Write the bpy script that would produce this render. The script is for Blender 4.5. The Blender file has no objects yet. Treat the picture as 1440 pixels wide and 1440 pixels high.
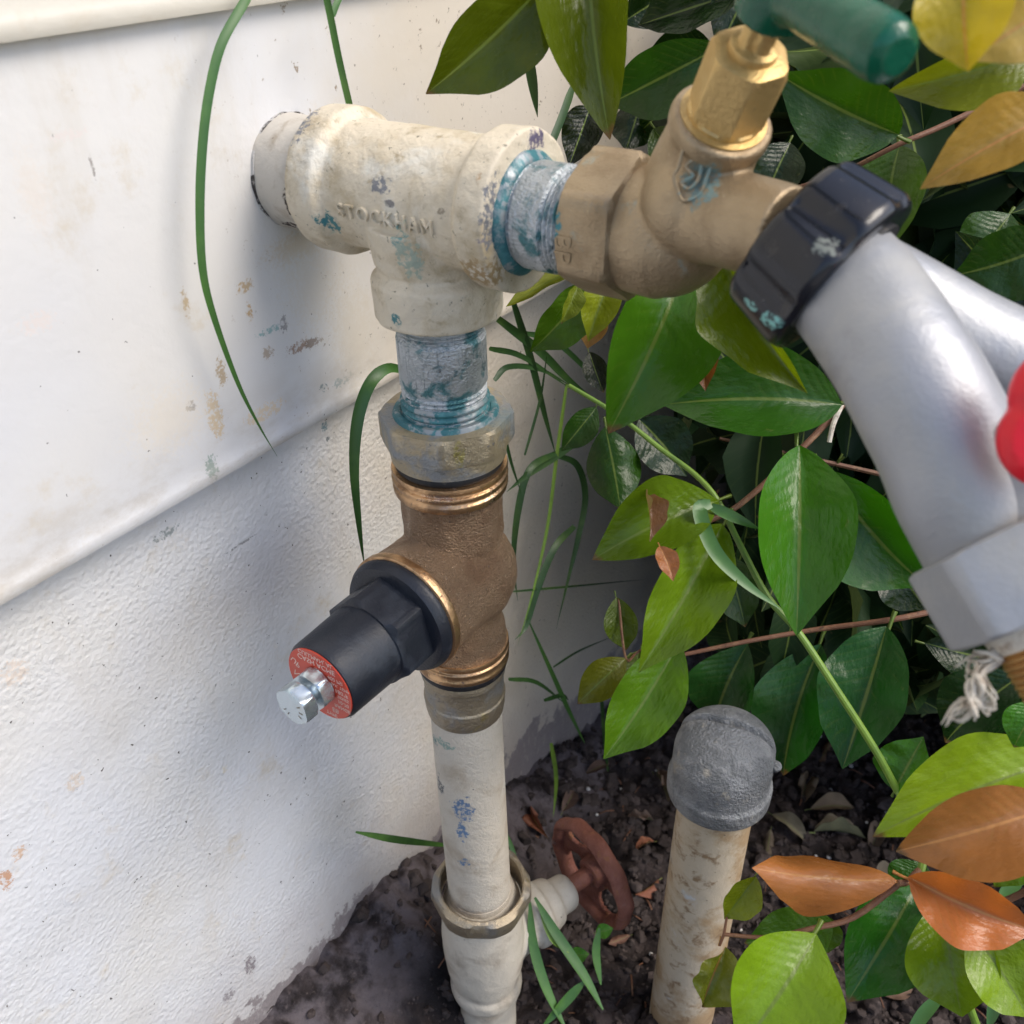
import bpy, math, random
import numpy as np
from mathutils import Vector, Matrix, noise
random.seed(7); rng = np.random.default_rng(7)
scene = bpy.context.scene
COL = scene.collection
# ------------------------------------------------------------------ camera, world, sun, exposure
FPX = 1341.0
_Y = np.array([1125, 932, -FPX]); _Y /= np.linalg.norm(_Y)
_Z = -np.array([50, -1991, -FPX]); _Z /= np.linalg.norm(_Z)
_Y = _Y - _Z*(_Y@_Z); _Y /= np.linalg.norm(_Y)
_X = np.cross(_Y, _Z)
RC = np.array([_X, _Y, _Z])                      # world = RC @ camera
CAM = np.array([.061, 0, 0]) - RC@np.array([-.0219, .0861, -.2596])
def ray(px, py): return RC@np.array([(px-720)/FPX, -(py-720)/FPX, -1.])
def P(px, py, d): return CAM + ray(px, py)*d      # the point seen at (px,py) of the photo, d metres deep
def onX(px, py, x):
    r = ray(px, py); return CAM + r*((x-CAM[0])/r[0])
def onY(px, py, y):
    r = ray(px, py); return CAM + r*((y-CAM[1])/r[1])
def onZ(px, py, z):
    r = ray(px, py); return CAM + r*((z-CAM[2])/r[2])
def proj(w):
    c = RC.T@(np.array(w)-CAM); return 720+FPX*c[0]/-c[2], 720-FPX*c[1]/-c[2], -c[2]
cd = bpy.data.cameras.new('camera'); cam = bpy.data.objects.new('camera', cd); COL.objects.link(cam)
cd.sensor_width = 36; cd.lens = 36*FPX/1440; cd.clip_start = .01; cd.clip_end = 200
m4 = Matrix.Identity(4)
for i in range(3):
    for j in range(3): m4[i][j] = RC[i, j]
    m4[i][3] = CAM[i]
cam.matrix_world = m4
cd.dof.use_dof = True; cd.dof.focus_distance = .33; cd.dof.aperture_fstop = 24
scene.camera = cam
w = bpy.data.worlds.new('World'); scene.world = w; w.use_nodes = True
nt = w.node_tree; bg = nt.nodes['Background']; sky = nt.nodes.new('ShaderNodeTexSky')
SUN = Vector((.60, .22, .72)).normalized()       # towards the sun
sky.sky_type = 'NISHITA'; sky.sun_disc = False; sky.dust_density = 2; sky.ozone_density = 1; sky.air_density = .9
sky.sun_elevation = math.asin(SUN.z); sky.sun_rotation = math.atan2(SUN.x, SUN.y)
nt.links.new(sky.outputs[0], bg.inputs[0]); bg.inputs[1].default_value = .14
sl = bpy.data.lights.new('sun', 'SUN'); sl.energy = 1.45; sl.angle = math.radians(32); sl.color = (1, .93, .83)
so = bpy.data.objects.new('sun', sl); COL.objects.link(so); so.rotation_euler = SUN.to_track_quat('Z', 'Y').to_euler()
scene.view_settings.view_transform = 'Standard'; scene.view_settings.look = 'None'
scene.view_settings.gamma = 1; scene.view_settings.use_curve_mapping = False
scene.view_settings.exposure = .83

# ------------------------------------------------------------------ material helpers
class NT:
    def __init__(s, name):
        s.m = bpy.data.materials.new(name); s.m.use_nodes = True; s.t = s.m.node_tree
        s.b = s.t.nodes['Principled BSDF']; s.o = s.t.nodes['Material Output']
        s.tc = s.t.nodes.new('ShaderNodeTexCoord'); s.vec = s.tc.outputs['Object']
    def n(s, typ, **kw):
        x = s.t.nodes.new(typ)
        for k, v in kw.items(): setattr(x, k, v)
        return x
    def L(s, a, b): s.t.links.new(a, b)
    def put(s, sock, v):
        if hasattr(v, 'is_output'): s.L(v, sock)
        else: sock.default_value = (*v, 1) if isinstance(v, tuple) and len(v) == 3 and sock.type == 'RGBA' else v
    def noise(s, scale, detail=4, rough=.55, dist=0, vec=None):
        x = s.n('ShaderNodeTexNoise'); x.inputs['Scale'].default_value = scale; x.inputs['Detail'].default_value = detail
        x.inputs['Roughness'].default_value = rough; x.inputs['Distortion'].default_value = dist
        s.L(vec or s.vec, x.inputs['Vector']); return x.outputs['Fac']
    def voro(s, scale, feature='F1', vec=None, rnd=1):
        x = s.n('ShaderNodeTexVoronoi', feature=feature); x.inputs['Scale'].default_value = scale; x.inputs['Randomness'].default_value = rnd
        s.L(vec or s.vec, x.inputs['Vector']); return x.outputs['Distance']
    def ramp(s, v, lo, hi, a=0., b=1.):
        x = s.n('ShaderNodeMapRange', interpolation_type='SMOOTHSTEP'); s.put(x.inputs[0], v)
        for i, q in zip((1, 2, 3, 4), (lo, hi, a, b)): x.inputs[i].default_value = q
        return x.outputs[0]
    def math(s, op, a, b=0.):
        x = s.n('ShaderNodeMath', operation=op); s.put(x.inputs[0], a); s.put(x.inputs[1], b); return x.outputs[0]
    def mix(s, f, a, b):
        x = s.n('ShaderNodeMix', data_type='RGBA'); s.put(x.inputs[0], f); s.put(x.inputs[6], a); s.put(x.inputs[7], b); return x.outputs[2]
    def mixf(s, f, a, b):
        x = s.n('ShaderNodeMix', data_type='FLOAT'); s.put(x.inputs[0], f); s.put(x.inputs[2], a); s.put(x.inputs[3], b); return x.outputs[0]
    def map(s, scale, loc=(0, 0, 0)):
        x = s.n('ShaderNodeMapping'); x.inputs['Scale'].default_value = scale; x.inputs['Location'].default_value = loc
        s.L(s.vec, x.inputs[0]); return x.outputs[0]
    def spot(s, c, r, jag=.5, nscale=400, stretch=(1, 1, 1)):     # a ragged patch of its own shape at c (metres), radius r
        mp = s.map(tuple(1/(r*q) for q in stretch), tuple(-c[i]/(r*stretch[i]) for i in range(3)))
        x = s.n('ShaderNodeVectorMath', operation='LENGTH'); s.L(mp, x.inputs[0])
        v = s.math('ADD', x.outputs['Value'], s.math('MULTIPLY', s.math('SUBTRACT', s.noise(nscale, 5, .65), .5), jag*4))
        if r > .0052: return s.math('MULTIPLY', s.ramp(v, 1.5, .2), .62)
        return s.math('MULTIPLY', s.ramp(v, 1.14, .86), s.ramp(s.noise(650, 4, .6), .40, .53, .12, 1.))
    def bump(s, h, strength, dist=.001, prev=None):
        x = s.n('ShaderNodeBump'); x.inputs['Strength'].default_value = strength; x.inputs['Distance'].default_value = dist
        s.put(x.inputs['Height'], h)
        if prev is not None: s.L(prev, x.inputs['Normal'])
        return x.outputs[0]
    def fin(s, col, rough=.5, metal=0., normal=None, coat=0., spec=.5):
        s.put(s.b.inputs['Base Color'], col); s.put(s.b.inputs['Roughness'], rough); s.put(s.b.inputs['Metallic'], metal)
        s.b.inputs['Coat Weight'].default_value = coat; s.b.inputs['Specular IOR Level'].default_value = spec
        if normal is not None: s.L(normal, s.b.inputs['Normal'])
        return s.m

def layered(name, base, rough=.5, metal=0., layers=(), bumps=(), spots=(), coat=0., spec=.5):
    """layers: (colour, scale, lo, hi, rough, metal[, detail]); spots: (colour, centre, radius, jag, stretch, rough, metal); bumps: (scale, strength, dist)"""
    k = NT(name); c, r, m = base, rough, metal
    k.b.inputs['Base Color'].default_value = (*base, 1)
    for L in layers:
        f = k.ramp(k.noise(L[1], L[6] if len(L) > 6 else 6, .62, .3), L[2], L[3])
        c = k.mix(f, c, L[0])
        if L[4] is not None: r = k.mixf(f, r, L[4])
        if L[5] is not None: m = k.mixf(f, m, L[5])
    for S in spots:
        f = k.spot(S[1], S[2], S[3], 350, S[4])
        c = k.mix(f, c, S[0])
        if S[5] is not None: r = k.mixf(f, r, S[5])
        if S[6] is not None: m = k.mixf(f, m, S[6])
    nrm = None
    for B in bumps: nrm = k.bump(k.noise(B[0], 5, .6), B[1], B[2], nrm)
    return k.fin(c, r, m, nrm, coat, spec)

TEAL = (.045, .19, .205); RUST = (.25, .11, .045); GREYMET = (.195, .20, .215); DARK = (.03, .028, .03)
MT = {}
MT['tee_paint'] = layered('cream_paint_chipped', (.66, .58, .44), .5, 0, layers=[
    ((.46, .37, .23), 60, .46, .70, .6, 0), ((.70, .67, .58), 45, .55, .7, .45, 0), ((.20, .18, .13), 620, .635, .70, .7, 0), ((.38, .31, .20), 200, .58, .74, .6, 0),
    ((.40, .46, .36), 130, .64, .76, .5, 0)],
    spots=[(GREYMET, tuple(P(441, 192, 0.264)), 0.0036, 0.60, (1, 2, 1.9), .5, .0), (GREYMET, tuple(P(437, 240, 0.262)), 0.0020, 0.60, (1, 2, 2.2), .5, .0), (GREYMET, tuple(P(537, 262, 0.248)), 0.0024, 0.70, (1.2, 2, 1), .5, .0), ((.2,.19,.18), tuple(P(550, 232, 0.249)), 0.0013, 0.60, (2, 2, 0.6), .5, .0), ((.2,.19,.18), tuple(P(543, 288, 0.246)), 0.0013, 0.60, (1.6, 2, 0.7), .5, .0), (TEAL, tuple(P(457, 316, 0.262)), 0.0028, 0.70, (1, 2, 1.3), .5, .0), ((.17,.33,.31), tuple(P(548, 340, 0.246)), 0.0032, 0.60, (0.8, 2, 1.5), .5, .0), ((.34,.40,.32), tuple(P(566, 372, 0.250)), 0.0044, 0.70, (0.8, 2, 1.3), .5, .0), (GREYMET, tuple(P(697, 305, 0.232)), 0.0026, 0.70, (0.8, 2, 3.4), .5, .0), ((.12,.10,.16), tuple(P(748, 196, 0.238)), 0.0024, 0.60, (1, 2, 1), .5, .0), (TEAL, tuple(P(737, 384, 0.232)), 0.0042, 0.60, (1, 2, 0.8), .5, .0), ((.36,.25,.12), tuple(P(674, 384, 0.242)), 0.0050, 0.60, (1.2, 2, 0.9), .5, .0), ((.50,.33,.18), tuple(P(685, 250, 0.230)), 0.0016, 0.50, (1, 2, 1.3), .5, .0), (GREYMET, tuple(P(676, 428, 0.254)), 0.0026, 0.60, (2.6, 2, 0.5), .5, .0), (TEAL, tuple(P(550, 455, 0.262)), 0.0020, 0.70, (1, 2, 0.8), .5, .0), (TEAL, tuple(P(692, 452, 0.262)), 0.0026, 0.70, (1, 2, 0.9), .5, .0), ((.3,.25,.18), tuple(P(618, 300, 0.238)), 0.0012, 0.60, (1, 2, 1), .5, .0), ((.42,.37,.28), tuple(P(585, 165, 0.246)), 0.0026, 0.70, (2, 2, 0.8), .5, .0), ((.3,.26,.27), tuple(P(678, 350, 0.230)), 0.0016, 0.80, (1.5, 2, 1.5), .5, .0)],
    bumps=[(110, .5, .0018), (800, .5, .0007)])
MT['wall_nipple'] = layered('white_paint_cracked', (.58, .535, .46), .55, 0, layers=[((.42, .36, .28), 120, .5, .7, .6, 0), (DARK, 260, .68, .71, .8, 0)],
    spots=[((.06, .045, .035), (.0205, -.0148, -.0045), .0018, .8, (.8, 2, 2.2), .8, 0), ((.05, .035, .03), (.0165, -.011, -.0125), .0026, .8, (1.6, 2, .6), .8, 0)],
    bumps=[(150, .5, .0012), (60, .5, .001)])
def galv_mat():
    k = NT('galvanised_zinc'); z = k.noise(55, 4); s2 = k.noise(500, 5)
    c = k.mix(k.ramp(z, .38, .66), (.44, .47, .48), (.62, .65, .67)); c = k.mix(k.math('MULTIPLY', k.ramp(k.noise(40, 5, .7, 0, k.map((1, 1, .08))), .50, .60), .0), c, c)
    c = k.mix(k.ramp(k.noise(900, 4, .6, 0, k.map((1, 1, .06))), .56, .68), c, (.30, .34, .35))
    c = k.mix(k.ramp(k.noise(240, 6, .7), .52, .66), c, (.17, .25, .27))
    c = k.mix(k.ramp(k.noise(120, 6, .6, .4), .53, .64), c, (.09, .23, .25))
    c = k.mix(k.ramp(s2, .66, .74), c, (.13, .13, .14))
    n = k.bump(k.noise(300, 5), .6, .0012); n = k.bump(k.noise(1200, 3), .5, .0008, n)
    return k.fin(c, k.mixf(k.ramp(z, .4, .6), .32, .5), .55, n)
MT['galv'] = galv_mat()
MT['verdigris'] = layered('turquoise_pipe_dope', (.035, .15, .17), .5, 0, layers=[((.07, .23, .25), 200, .45, .65, .5, 0), ((.30, .34, .35), 350, .54, .62, .4, .3), ((.30, .33, .34), 110, .52, .62, .4, .3)], bumps=[(500, .5, .0005)])
MT['old_brass'] = layered('dull_nickel_brass', (.40, .33, .23), .42, .75, layers=[((.30, .29, .27), 70, .45, .65, .5, .6), ((.22, .20, .17), 500, .58, .7, .6, .4), ((.60, .50, .25), 90, .64, .74, .3, .9), ((.18, .36, .36), 110, .68, .74, .6, 0)],
    bumps=[(250, .7, .0012), (1500, .5, .0006)])
MT['nut_brass'] = layered('tarnished_nut', (.46, .38, .25), .45, .6, layers=[((.30, .31, .31), 80, .42, .62, .5, .4), ((.2, .19, .17), 400, .6, .7, .6, .3)],
    spots=[((.62, .55, .22), (.0765, -.0155, -.0705), .0022, .3, (.7, 1.6, 3), .3, .9), ((.16, .24, .26), (.079, .004, -.065), .0056, .5, (1, 1.4, .6), .6, 0)],
    bumps=[(220, .7, .0014), (1500, .5, .0006)])
MT['bronze'] = layered('cast_bronze', (.42, .285, .18), .36, .8, layers=[((.85, .66, .48), 1000, .61, .67, .2, 1), ((.26, .16, .095), 60, .45, .7, .55, .65), ((.50, .33, .20), 160, .6, .75, .4, .8), ((.14, .10, .08), 700, .62, .72, .6, .4), ((.28, .12, .06), 70, .66, .76, .5, .6)],  # first layer paints fine bright glints into the bronze colour
    bumps=[(1300, 1., .0022), (300, .5, .0012)])
MT['tap_bronze'] = layered('weathered_tap_bronze', (.42, .32, .20), .38, .62, layers=[((.70, .58, .40), 1100, .66, .72, .25, .9), ((.30, .22, .13), 55, .46, .7, .5, .6), ((.30, .36, .32), 75, .63, .75, .6, .15), ((.15, .11, .08), 40, .68, .8, .6, .3)],  # leading layer is sparkle put into the colour as light specks
    spots=[((.04, .22, .25), (.1098, -.0145, .0045), .0028, .5, (1, 2, 1.7), .6, 0), ((.19, .27, .25), tuple(P(990, 258, .20)), .004, .6, (1, 1.4, 1.1), .6, 0), ((.22, .36, .36), tuple(P(880, 225, .232)), .0045, .6, (1, 1.5, 1), .6, .1)],
    bumps=[(1300, .45, .0007), (200, .3, .0010)])
MT['bright_brass'] = layered('bright_machined_brass', (.66, .42, .23), .28, .95, layers=[((.40, .24, .13), 180, .45, .65, .42, .9), ((.16, .11, .08), 500, .60, .70, .6, .4), ((.75, .55, .45), 60, .6, .7, .2, 1)], bumps=[(700, .4, .0006)])
MT['yellow_brass'] = layered('yellow_brass', (.60, .42, .17), .42, .6, layers=[((.55, .36, .13), 80, .45, .7, .5, .6), ((.80, .62, .32), 60, .6, .75, .35, .7), ((.25, .17, .09), 300, .66, .76, .6, .4)], bumps=[(700, .5, .0006)])
MT['orange_brass'] = layered('hose_thread_brass', (.62, .36, .13), .4, .7, layers=[((.45, .25, .09), 120, .45, .7, .5, .6)], bumps=[(500, .2, .0003)])
MT['rubber'] = layered('black_rubber', (.012, .012, .014), .5, 0, layers=[((.07, .06, .05), 400, .6, .7, .7, 0)], bumps=[(400, .3, .0004)])
MT['black_plastic'] = layered('dark_moulded_plastic', (.013, .016, .024), .38, 0, layers=[((.035, .042, .055), 60, .45, .7, .5, 0), ((.16, .16, .17), 380, .70, .75, .7, 0), ((.10, .10, .10), 90, .69, .8, .6, 0)], bumps=[(900, .4, .0004)])
MT['black_gloss'] = layered('glossy_black_coupling', (.012, .013, .018), .22, 0, layers=[((.05, .045, .04), 100, .58, .75, .45, 0), ((.25, .27, .26), 260, .72, .76, .7, 0)],
    spots=[((.22, .50, .46), tuple(P(1078, 455, .186)), .0018, .4, (1.6, 1.6, 1), .6, 0), ((.22, .45, .42), tuple(P(1050, 433, .188)), .0015, .6, (1.6, 1.6, 1), .6, 0), ((.16, .18, .16), tuple(P(1150, 350, .172)), .002, .6, (1.5, 3, 1), .6, 0)],
    bumps=[(300, .15, .0004)])
MT['zinc_bright'] = layered('bright_zinc_plate', (.55, .62, .66), .26, .85, layers=[((.62, .58, .42), 90, .5, .75, .3, .9), ((.42, .60, .66), 130, .55, .75, .28, .9)], bumps=[(700, .1, .0002)])
MT['silver'] = layered('matt_silver_casting', (.36, .37, .39), .46, .45, layers=[((.42, .42, .41), 35, .42, .66, .54, .35), ((.22, .20, .17), 12, .62, .74, .6, .2), ((.26, .255, .26), 30, .58, .76, .5, .35), ((.30, .26, .21), 330, .71, .755, .6, 0), ((.38, .36, .30), 90, .68, .8, .6, 0)], bumps=[(900, .35, .0004), (60, .2, .0012)])
MT['red_plastic'] = layered('red_plastic', (.75, .004, .018), .4, 0, layers=[((.6, .004, .02), 60, .4, .7, .45, 0)], bumps=[(200, .1, .0003)])
MT['green_paint'] = layered('glossy_green_handle', (.001, .095, .048), .26, 0, layers=[((.003, .075, .04), 60, .45, .7, .3, 0), ((.25, .36, .15), 120, .72, .76, .5, 0)], bumps=[(250, .5, .0008)])
MT['rust'] = layered('rusty_red_iron', (.25, .095, .065), .62, .1, layers=[((.20, .07, .045), 80, .4, .6, .8, .1), ((.25, .10, .045), 200, .55, .7, .75, 0), ((.22, .15, .13), 60, .62, .75, .75, 0)], bumps=[(400, .8, .0008), (100, .5, .001)])
MT['pipe_cream'] = layered('cream_painted_pipe', (.62, .555, .455), .5, 0, layers=[((.47, .39, .29), 50, .5, .72, .55, 0), ((.68, .65, .58), 40, .55, .72, .5, 0), ((.20, .19, .17), 600, .67, .73, .7, 0)],
    spots=[((.12, .20, .33), (.0665, -.013, -.238), .0042, .75, (.9, 1.6, 1.6), .5, 0), ((.13, .22, .36), (.0655, -.013, -.252), .0025, .8, (.9, 1.6, 2), .5, 0), ((.12, .22, .36), (.0655, -.0135, -.272), .002, .8, (1.2, 1.6, 1.3), .5, 0),
           ((.10, .22, .20), (.0545, -.013, -.206), .0022, .8, (1, 1.6, 1), .5, 0), ((.26, .36, .30), (.060, -.013, -.203), .003, .7, (1.6, 1.6, .7), .5, 0), ((.14, .14, .14), (.0555, -.013, -.231), .0022, .9, (1, 1.6, 2.2), .6, 0)],
    bumps=[(120, .6, .0016), (900, .6, .0008)])
MT['valve_cream'] = layered('dirty_cream_valve', (.60, .54, .44), .6, 0, layers=[((.42, .36, .28), 60, .5, .72, .6, 0), ((.12, .10, .09), 350, .68, .74, .8, 0)],
    spots=[((.14, .11, .11), (.046, -.008, -.378), .008, .5, (1, 1.6, 1.2), .8, 0), ((.15, .12, .10), (.050, .004, -.405), .010, .5, (1, 1.6, 1), .8, 0)], bumps=[(70, .6, .002), (700, .4, .0005)])
MT['capped_pipe'] = layered('stained_cream_pipe', (.50, .42, .31), .6, 0, layers=[((.36, .25, .14), 38, .42, .60, .65, 0), ((.25, .165, .09), 130, .52, .66, .7, 0), ((.55, .57, .58), 45, .60, .72, .5, .1), ((.09, .07, .06), 500, .67, .73, .8, 0)],
    bumps=[(150, .5, .001), (800, .5, .0004)])
MT['cap_grey'] = layered('oxidised_malleable_cap', (.34, .35, .365), .40, .6, layers=[((.19, .20, .21), 70, .42, .6, .5, .4), ((.42, .39, .34), 120, .58, .7, .6, .2), ((.12, .24, .22), 200, .68, .74, .6, 0), ((.36, .37, .38), 420, .66, .72, .5, .2)], bumps=[(900, 1., .0016), (200, .6, .0018)])
MT['tape'] = layered('frayed_white_tape', (.66, .60, .50), .8, 0, layers=[((.42, .34, .26), 300, .5, .7, .8, 0)], bumps=[(1500, .6, .0006)])
def tag_mats():
    a = layered('red_label', (.62, .05, .016), .35, 0); b = layered('label_white_ink', (.82, .62, .52), .4, 0); return a, b
MT['label_red'], MT['label_ink'] = tag_mats()

WB, WX = .0085, -.0035                            # face of the board, face of the foundation
def wall_mat(name, smooth):
    k = NT(name)
    c = k.mix(k.ramp(k.noise(9, 3), .35, .65), (.66, .665, .68), (.70, .685, .655)) if smooth else k.mix(k.ramp(k.noise(12, 3), .35, .65), (.71, .72, .74), (.70, .69, .665))
    c = k.mix(k.ramp(k.noise(50, 6, .7), .56, .80), c, (.62, .56, .46))
    c = k.mix(k.math('MULTIPLY', k.ramp(k.noise(26, 6, .7, 0, k.map((1, 1, .25))), .54, .72), .35), c, (.58, .53, .45))
    c = k.mix(k.ramp(k.noise(520 if smooth else 420, 3, .5), .745 if smooth else .715, .765 if smooth else .735), c, (.10, .09, .085))
    if smooth:
        S = [((420, 488), .0032, (1, 1.4, .55), (.30, .19, .13)), ((440, 482), .0026, (1, 1.4, .6), (.26, .20, .16)), ((378, 497), .0022, (1, 1, .9), (.42, .34, .26)),
             ((345, 403), .0024, (1, 1.2, .7), (.50, .36, .20)), ((352, 440), .0017, (1, .6, 1.6), (.50, .33, .15)), ((262, 425), .0020, (1, .5, 2.0), (.50, .38, .22)),
             ((312, 525), .0026, (1, .7, 1.5), (.42, .32, .20)), ((303, 585), .0042, (1, .6, 1.7), (.62, .48, .30)), ((270, 572), .0016, (1, 1, 1), (.25, .23, .22)),
             ((380, 465), .0022, (1, 2.2, .5), (.25, .42, .42)), ((400, 455), .0022, (1, .8, 1.2), (.28, .27, .27)), ((482, 535), .0024, (1, 2, .7), (.22, .34, .38)),
             ((297, 658), .003, (1, .7, 1.4), (.26, .34, .30)), ((372, 580), .0035, (1, 2.2, .7), (.70, .58, .42)), ((133, 235), .0010, (1, .4, 3), (.3, .27, .25)),
             ((240, 590), .008, (1, 1.6, 1.1), (.73, .66, .55)), ((50, 270), .006, (1, .6, 1.4), (.71, .64, .56)), ((420, 345), .010, (1, 1.2, .4), (.62, .50, .34)), ((455, 545), .0014, (1, 1, 1), (.06, .16, .2)),
             ((100, 190), .0025, (1, 2, .5), (.7, .64, .6)), ((55, 455), .0035, (1, 1.4, .7), (.72, .66, .62)), ((440, 400), .009, (1, 1.3, 1.6), (.66, .60, .50)), ((500, 480), .010, (1, 1, 2), (.62, .55, .44))]
        X0 = WB
    else:
        S = [((232, 752), .0026, (1, 1.8, .6), (.25, .29, .29)), ((10, 1238), .0026, (1, .8, 1.3), (.52, .27, .14)), ((28, 1200), .0022, (1, 1, 1.1), (.62, .42, .28)), ((106, 1100), .0030, (1, 1, 1), (.68, .60, .52)),
             ((455, 600), .0016, (1, 1, 1), (.05, .20, .26)), ((461, 617), .0010, (1, 1, 1), (.05, .1, .12)), ((315, 1082), .0016, (1, .7, 1.3), (.72, .67, .56)), ((351, 1355), .0040, (1, .7, 1.4), (.13, .10, .12)),
             ((322, 1400), .0030, (1, 1, 1.2), (.22, .20, .22)), ((500, 1262), .0026, (1, .8, 1.3), (.2, .17, .18)), ((340, 765), .0016, (1, 4, .3), (.3, .3, .3)), ((20, 945), .004, (1, 1, 1), (.72, .63, .55))]
        X0 = WX
    for (q, r, st, col) in S:
        f = k.math('MULTIPLY', k.spot(tuple(onX(*q, X0)), r, .75, 900, (9, st[1], st[2])), .85)
        c = k.mix(f, c, col)
    sp_ = k.n('ShaderNodeSeparateXYZ'); k.L(k.vec, sp_.inputs[0])                    # warm shade tint painted on the wall beyond the pipe, plus dark grime flecks
    shade_grime = k.ramp(k.math('ADD', sp_.outputs[1], k.math('MULTIPLY', k.math('SUBTRACT', k.noise(18, 5, .6), .5), .12)), -.015, .085)
    c = k.mix(k.math('MULTIPLY', shade_grime, .9), c, (.66, .585, .475))
    c = k.mix(k.math('MULTIPLY', shade_grime, k.ramp(k.noise(420, 5, .65), .655, .70)), c, (.16, .13, .10))
    if not smooth:                                  # mud splashed up from the soil
        sep = k.n('ShaderNodeSeparateXYZ'); k.L(k.vec, sep.inputs[0])
        z = k.math('ADD', sep.outputs[2], k.math('MULTIPLY', sep.outputs[1], .12))
        z = k.math('ADD', z, k.math('MULTIPLY', k.math('SUBTRACT', k.noise(34, 8, .68), .5), .11))
        c = k.mix(k.math('MULTIPLY', k.ramp(z, -.3555, -.3600), k.ramp(k.noise(260, 5, .7, 0, k.map((1, 1, .35))), .30, .46, .35, 1.)), c, (.17, .145, .152))
        c = k.mix(k.math('MULTIPLY', k.ramp(z, -.28, -.360), .45), c, (.42, .38, .37))
    if smooth:                                      # grime collecting along the lower edge of the board
        sz = k.n('ShaderNodeSeparateXYZ'); k.L(k.vec, sz.inputs[0])
        gl = k.math('MULTIPLY', k.ramp(sz.outputs[2], -.050, -.082), k.ramp(k.noise(70, 7, .7, 0, k.map((1, .5, 1))), .42, .66))
        c = k.mix(k.math('MULTIPLY', gl, .55), c, (.46, .41, .34))
        c = k.mix(k.math('MULTIPLY', k.ramp(k.noise(240, 6, .7), .64, .68), k.ramp(sz.outputs[1], -.06, .02)), c, (.30, .24, .18))
        n = k.bump(k.noise(45, 4), .35, .0012); n = k.bump(k.noise(380, 4, .6), .22, .0005, n)
        c2 = k.spot((WB, 0, 0), .0185, .05, 500, (9, 1, 1)); n = k.bump(c2, .8, .0008, n)
        return k.fin(c, .38, 0., n)
    v = k.voro(560, 'SMOOTH_F1'); amp = k.ramp(k.noise(14, 3), .35, .65, .45, 1.)
    n = k.bump(k.math('MULTIPLY', k.math('MULTIPLY', v, -1.), amp), .40, .0010); n = k.bump(k.math('MULTIPLY', k.noise(700, 3, .6), amp), .5, .0009, n); n = k.bump(k.noise(70, 3), .35, .0020, n)
    return k.fin(c, .33, 0., n)
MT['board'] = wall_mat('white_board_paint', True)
MT['crack'] = layered('cracked_caulk', (.55, .53, .50), .6, 0, layers=[((.045, .038, .034), 220, .46, .54, .8, 0)])
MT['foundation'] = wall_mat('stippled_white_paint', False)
MT['board_cream'] = layered('cream_board_paint', (.66, .62, .53), .45, 0, layers=[((.60, .52, .40), 40, .55, .75, .5, 0), ((.15, .12, .1), 300, .73, .76, .7, 0)], bumps=[(120, .3, .001)])

def soil_mat():
    k = NT('dark_damp_soil')
    c = k.mix(k.ramp(k.noise(35, 6, .65), .38, .68), (.014, .010, .010), (.065, .048, .044))
    c = k.mix(k.ramp(k.noise(300, 4, .6), .6, .75), c, (.13, .10, .09))
    c = k.mix(k.ramp(k.noise(14, 3), .56, .7), c, (.10, .082, .085))
    sp_ = k.n('ShaderNodeSeparateXYZ'); k.L(k.vec, sp_.inputs[0])
    c = k.mix(k.math('MULTIPLY', k.ramp(k.math('ADD', sp_.outputs[0], k.math('MULTIPLY', k.noise(30, 4), .04)), .065, .035), k.ramp(k.noise(60, 6, .6), .35, .6)), c, (.145, .122, .128))
    n = k.bump(k.noise(260, 8, .7), .8, .003); n = k.bump(k.noise(70, 5), .6, .006, n)
    return k.fin(c, .8, 0., n, spec=.3)
MT['soil'] = soil_mat()
MT['clod'] = layered('soil_crumb', (.055, .042, .038), .85, 0, layers=[((.11, .085, .078), 60, .5, .7, .85, 0), ((.018, .014, .013), 120, .5, .7, .9, 0)], bumps=[(500, .8, .001)], spec=.3)
MT['perlite'] = layered('white_grit', (.62, .60, .57), .7, 0)

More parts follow.
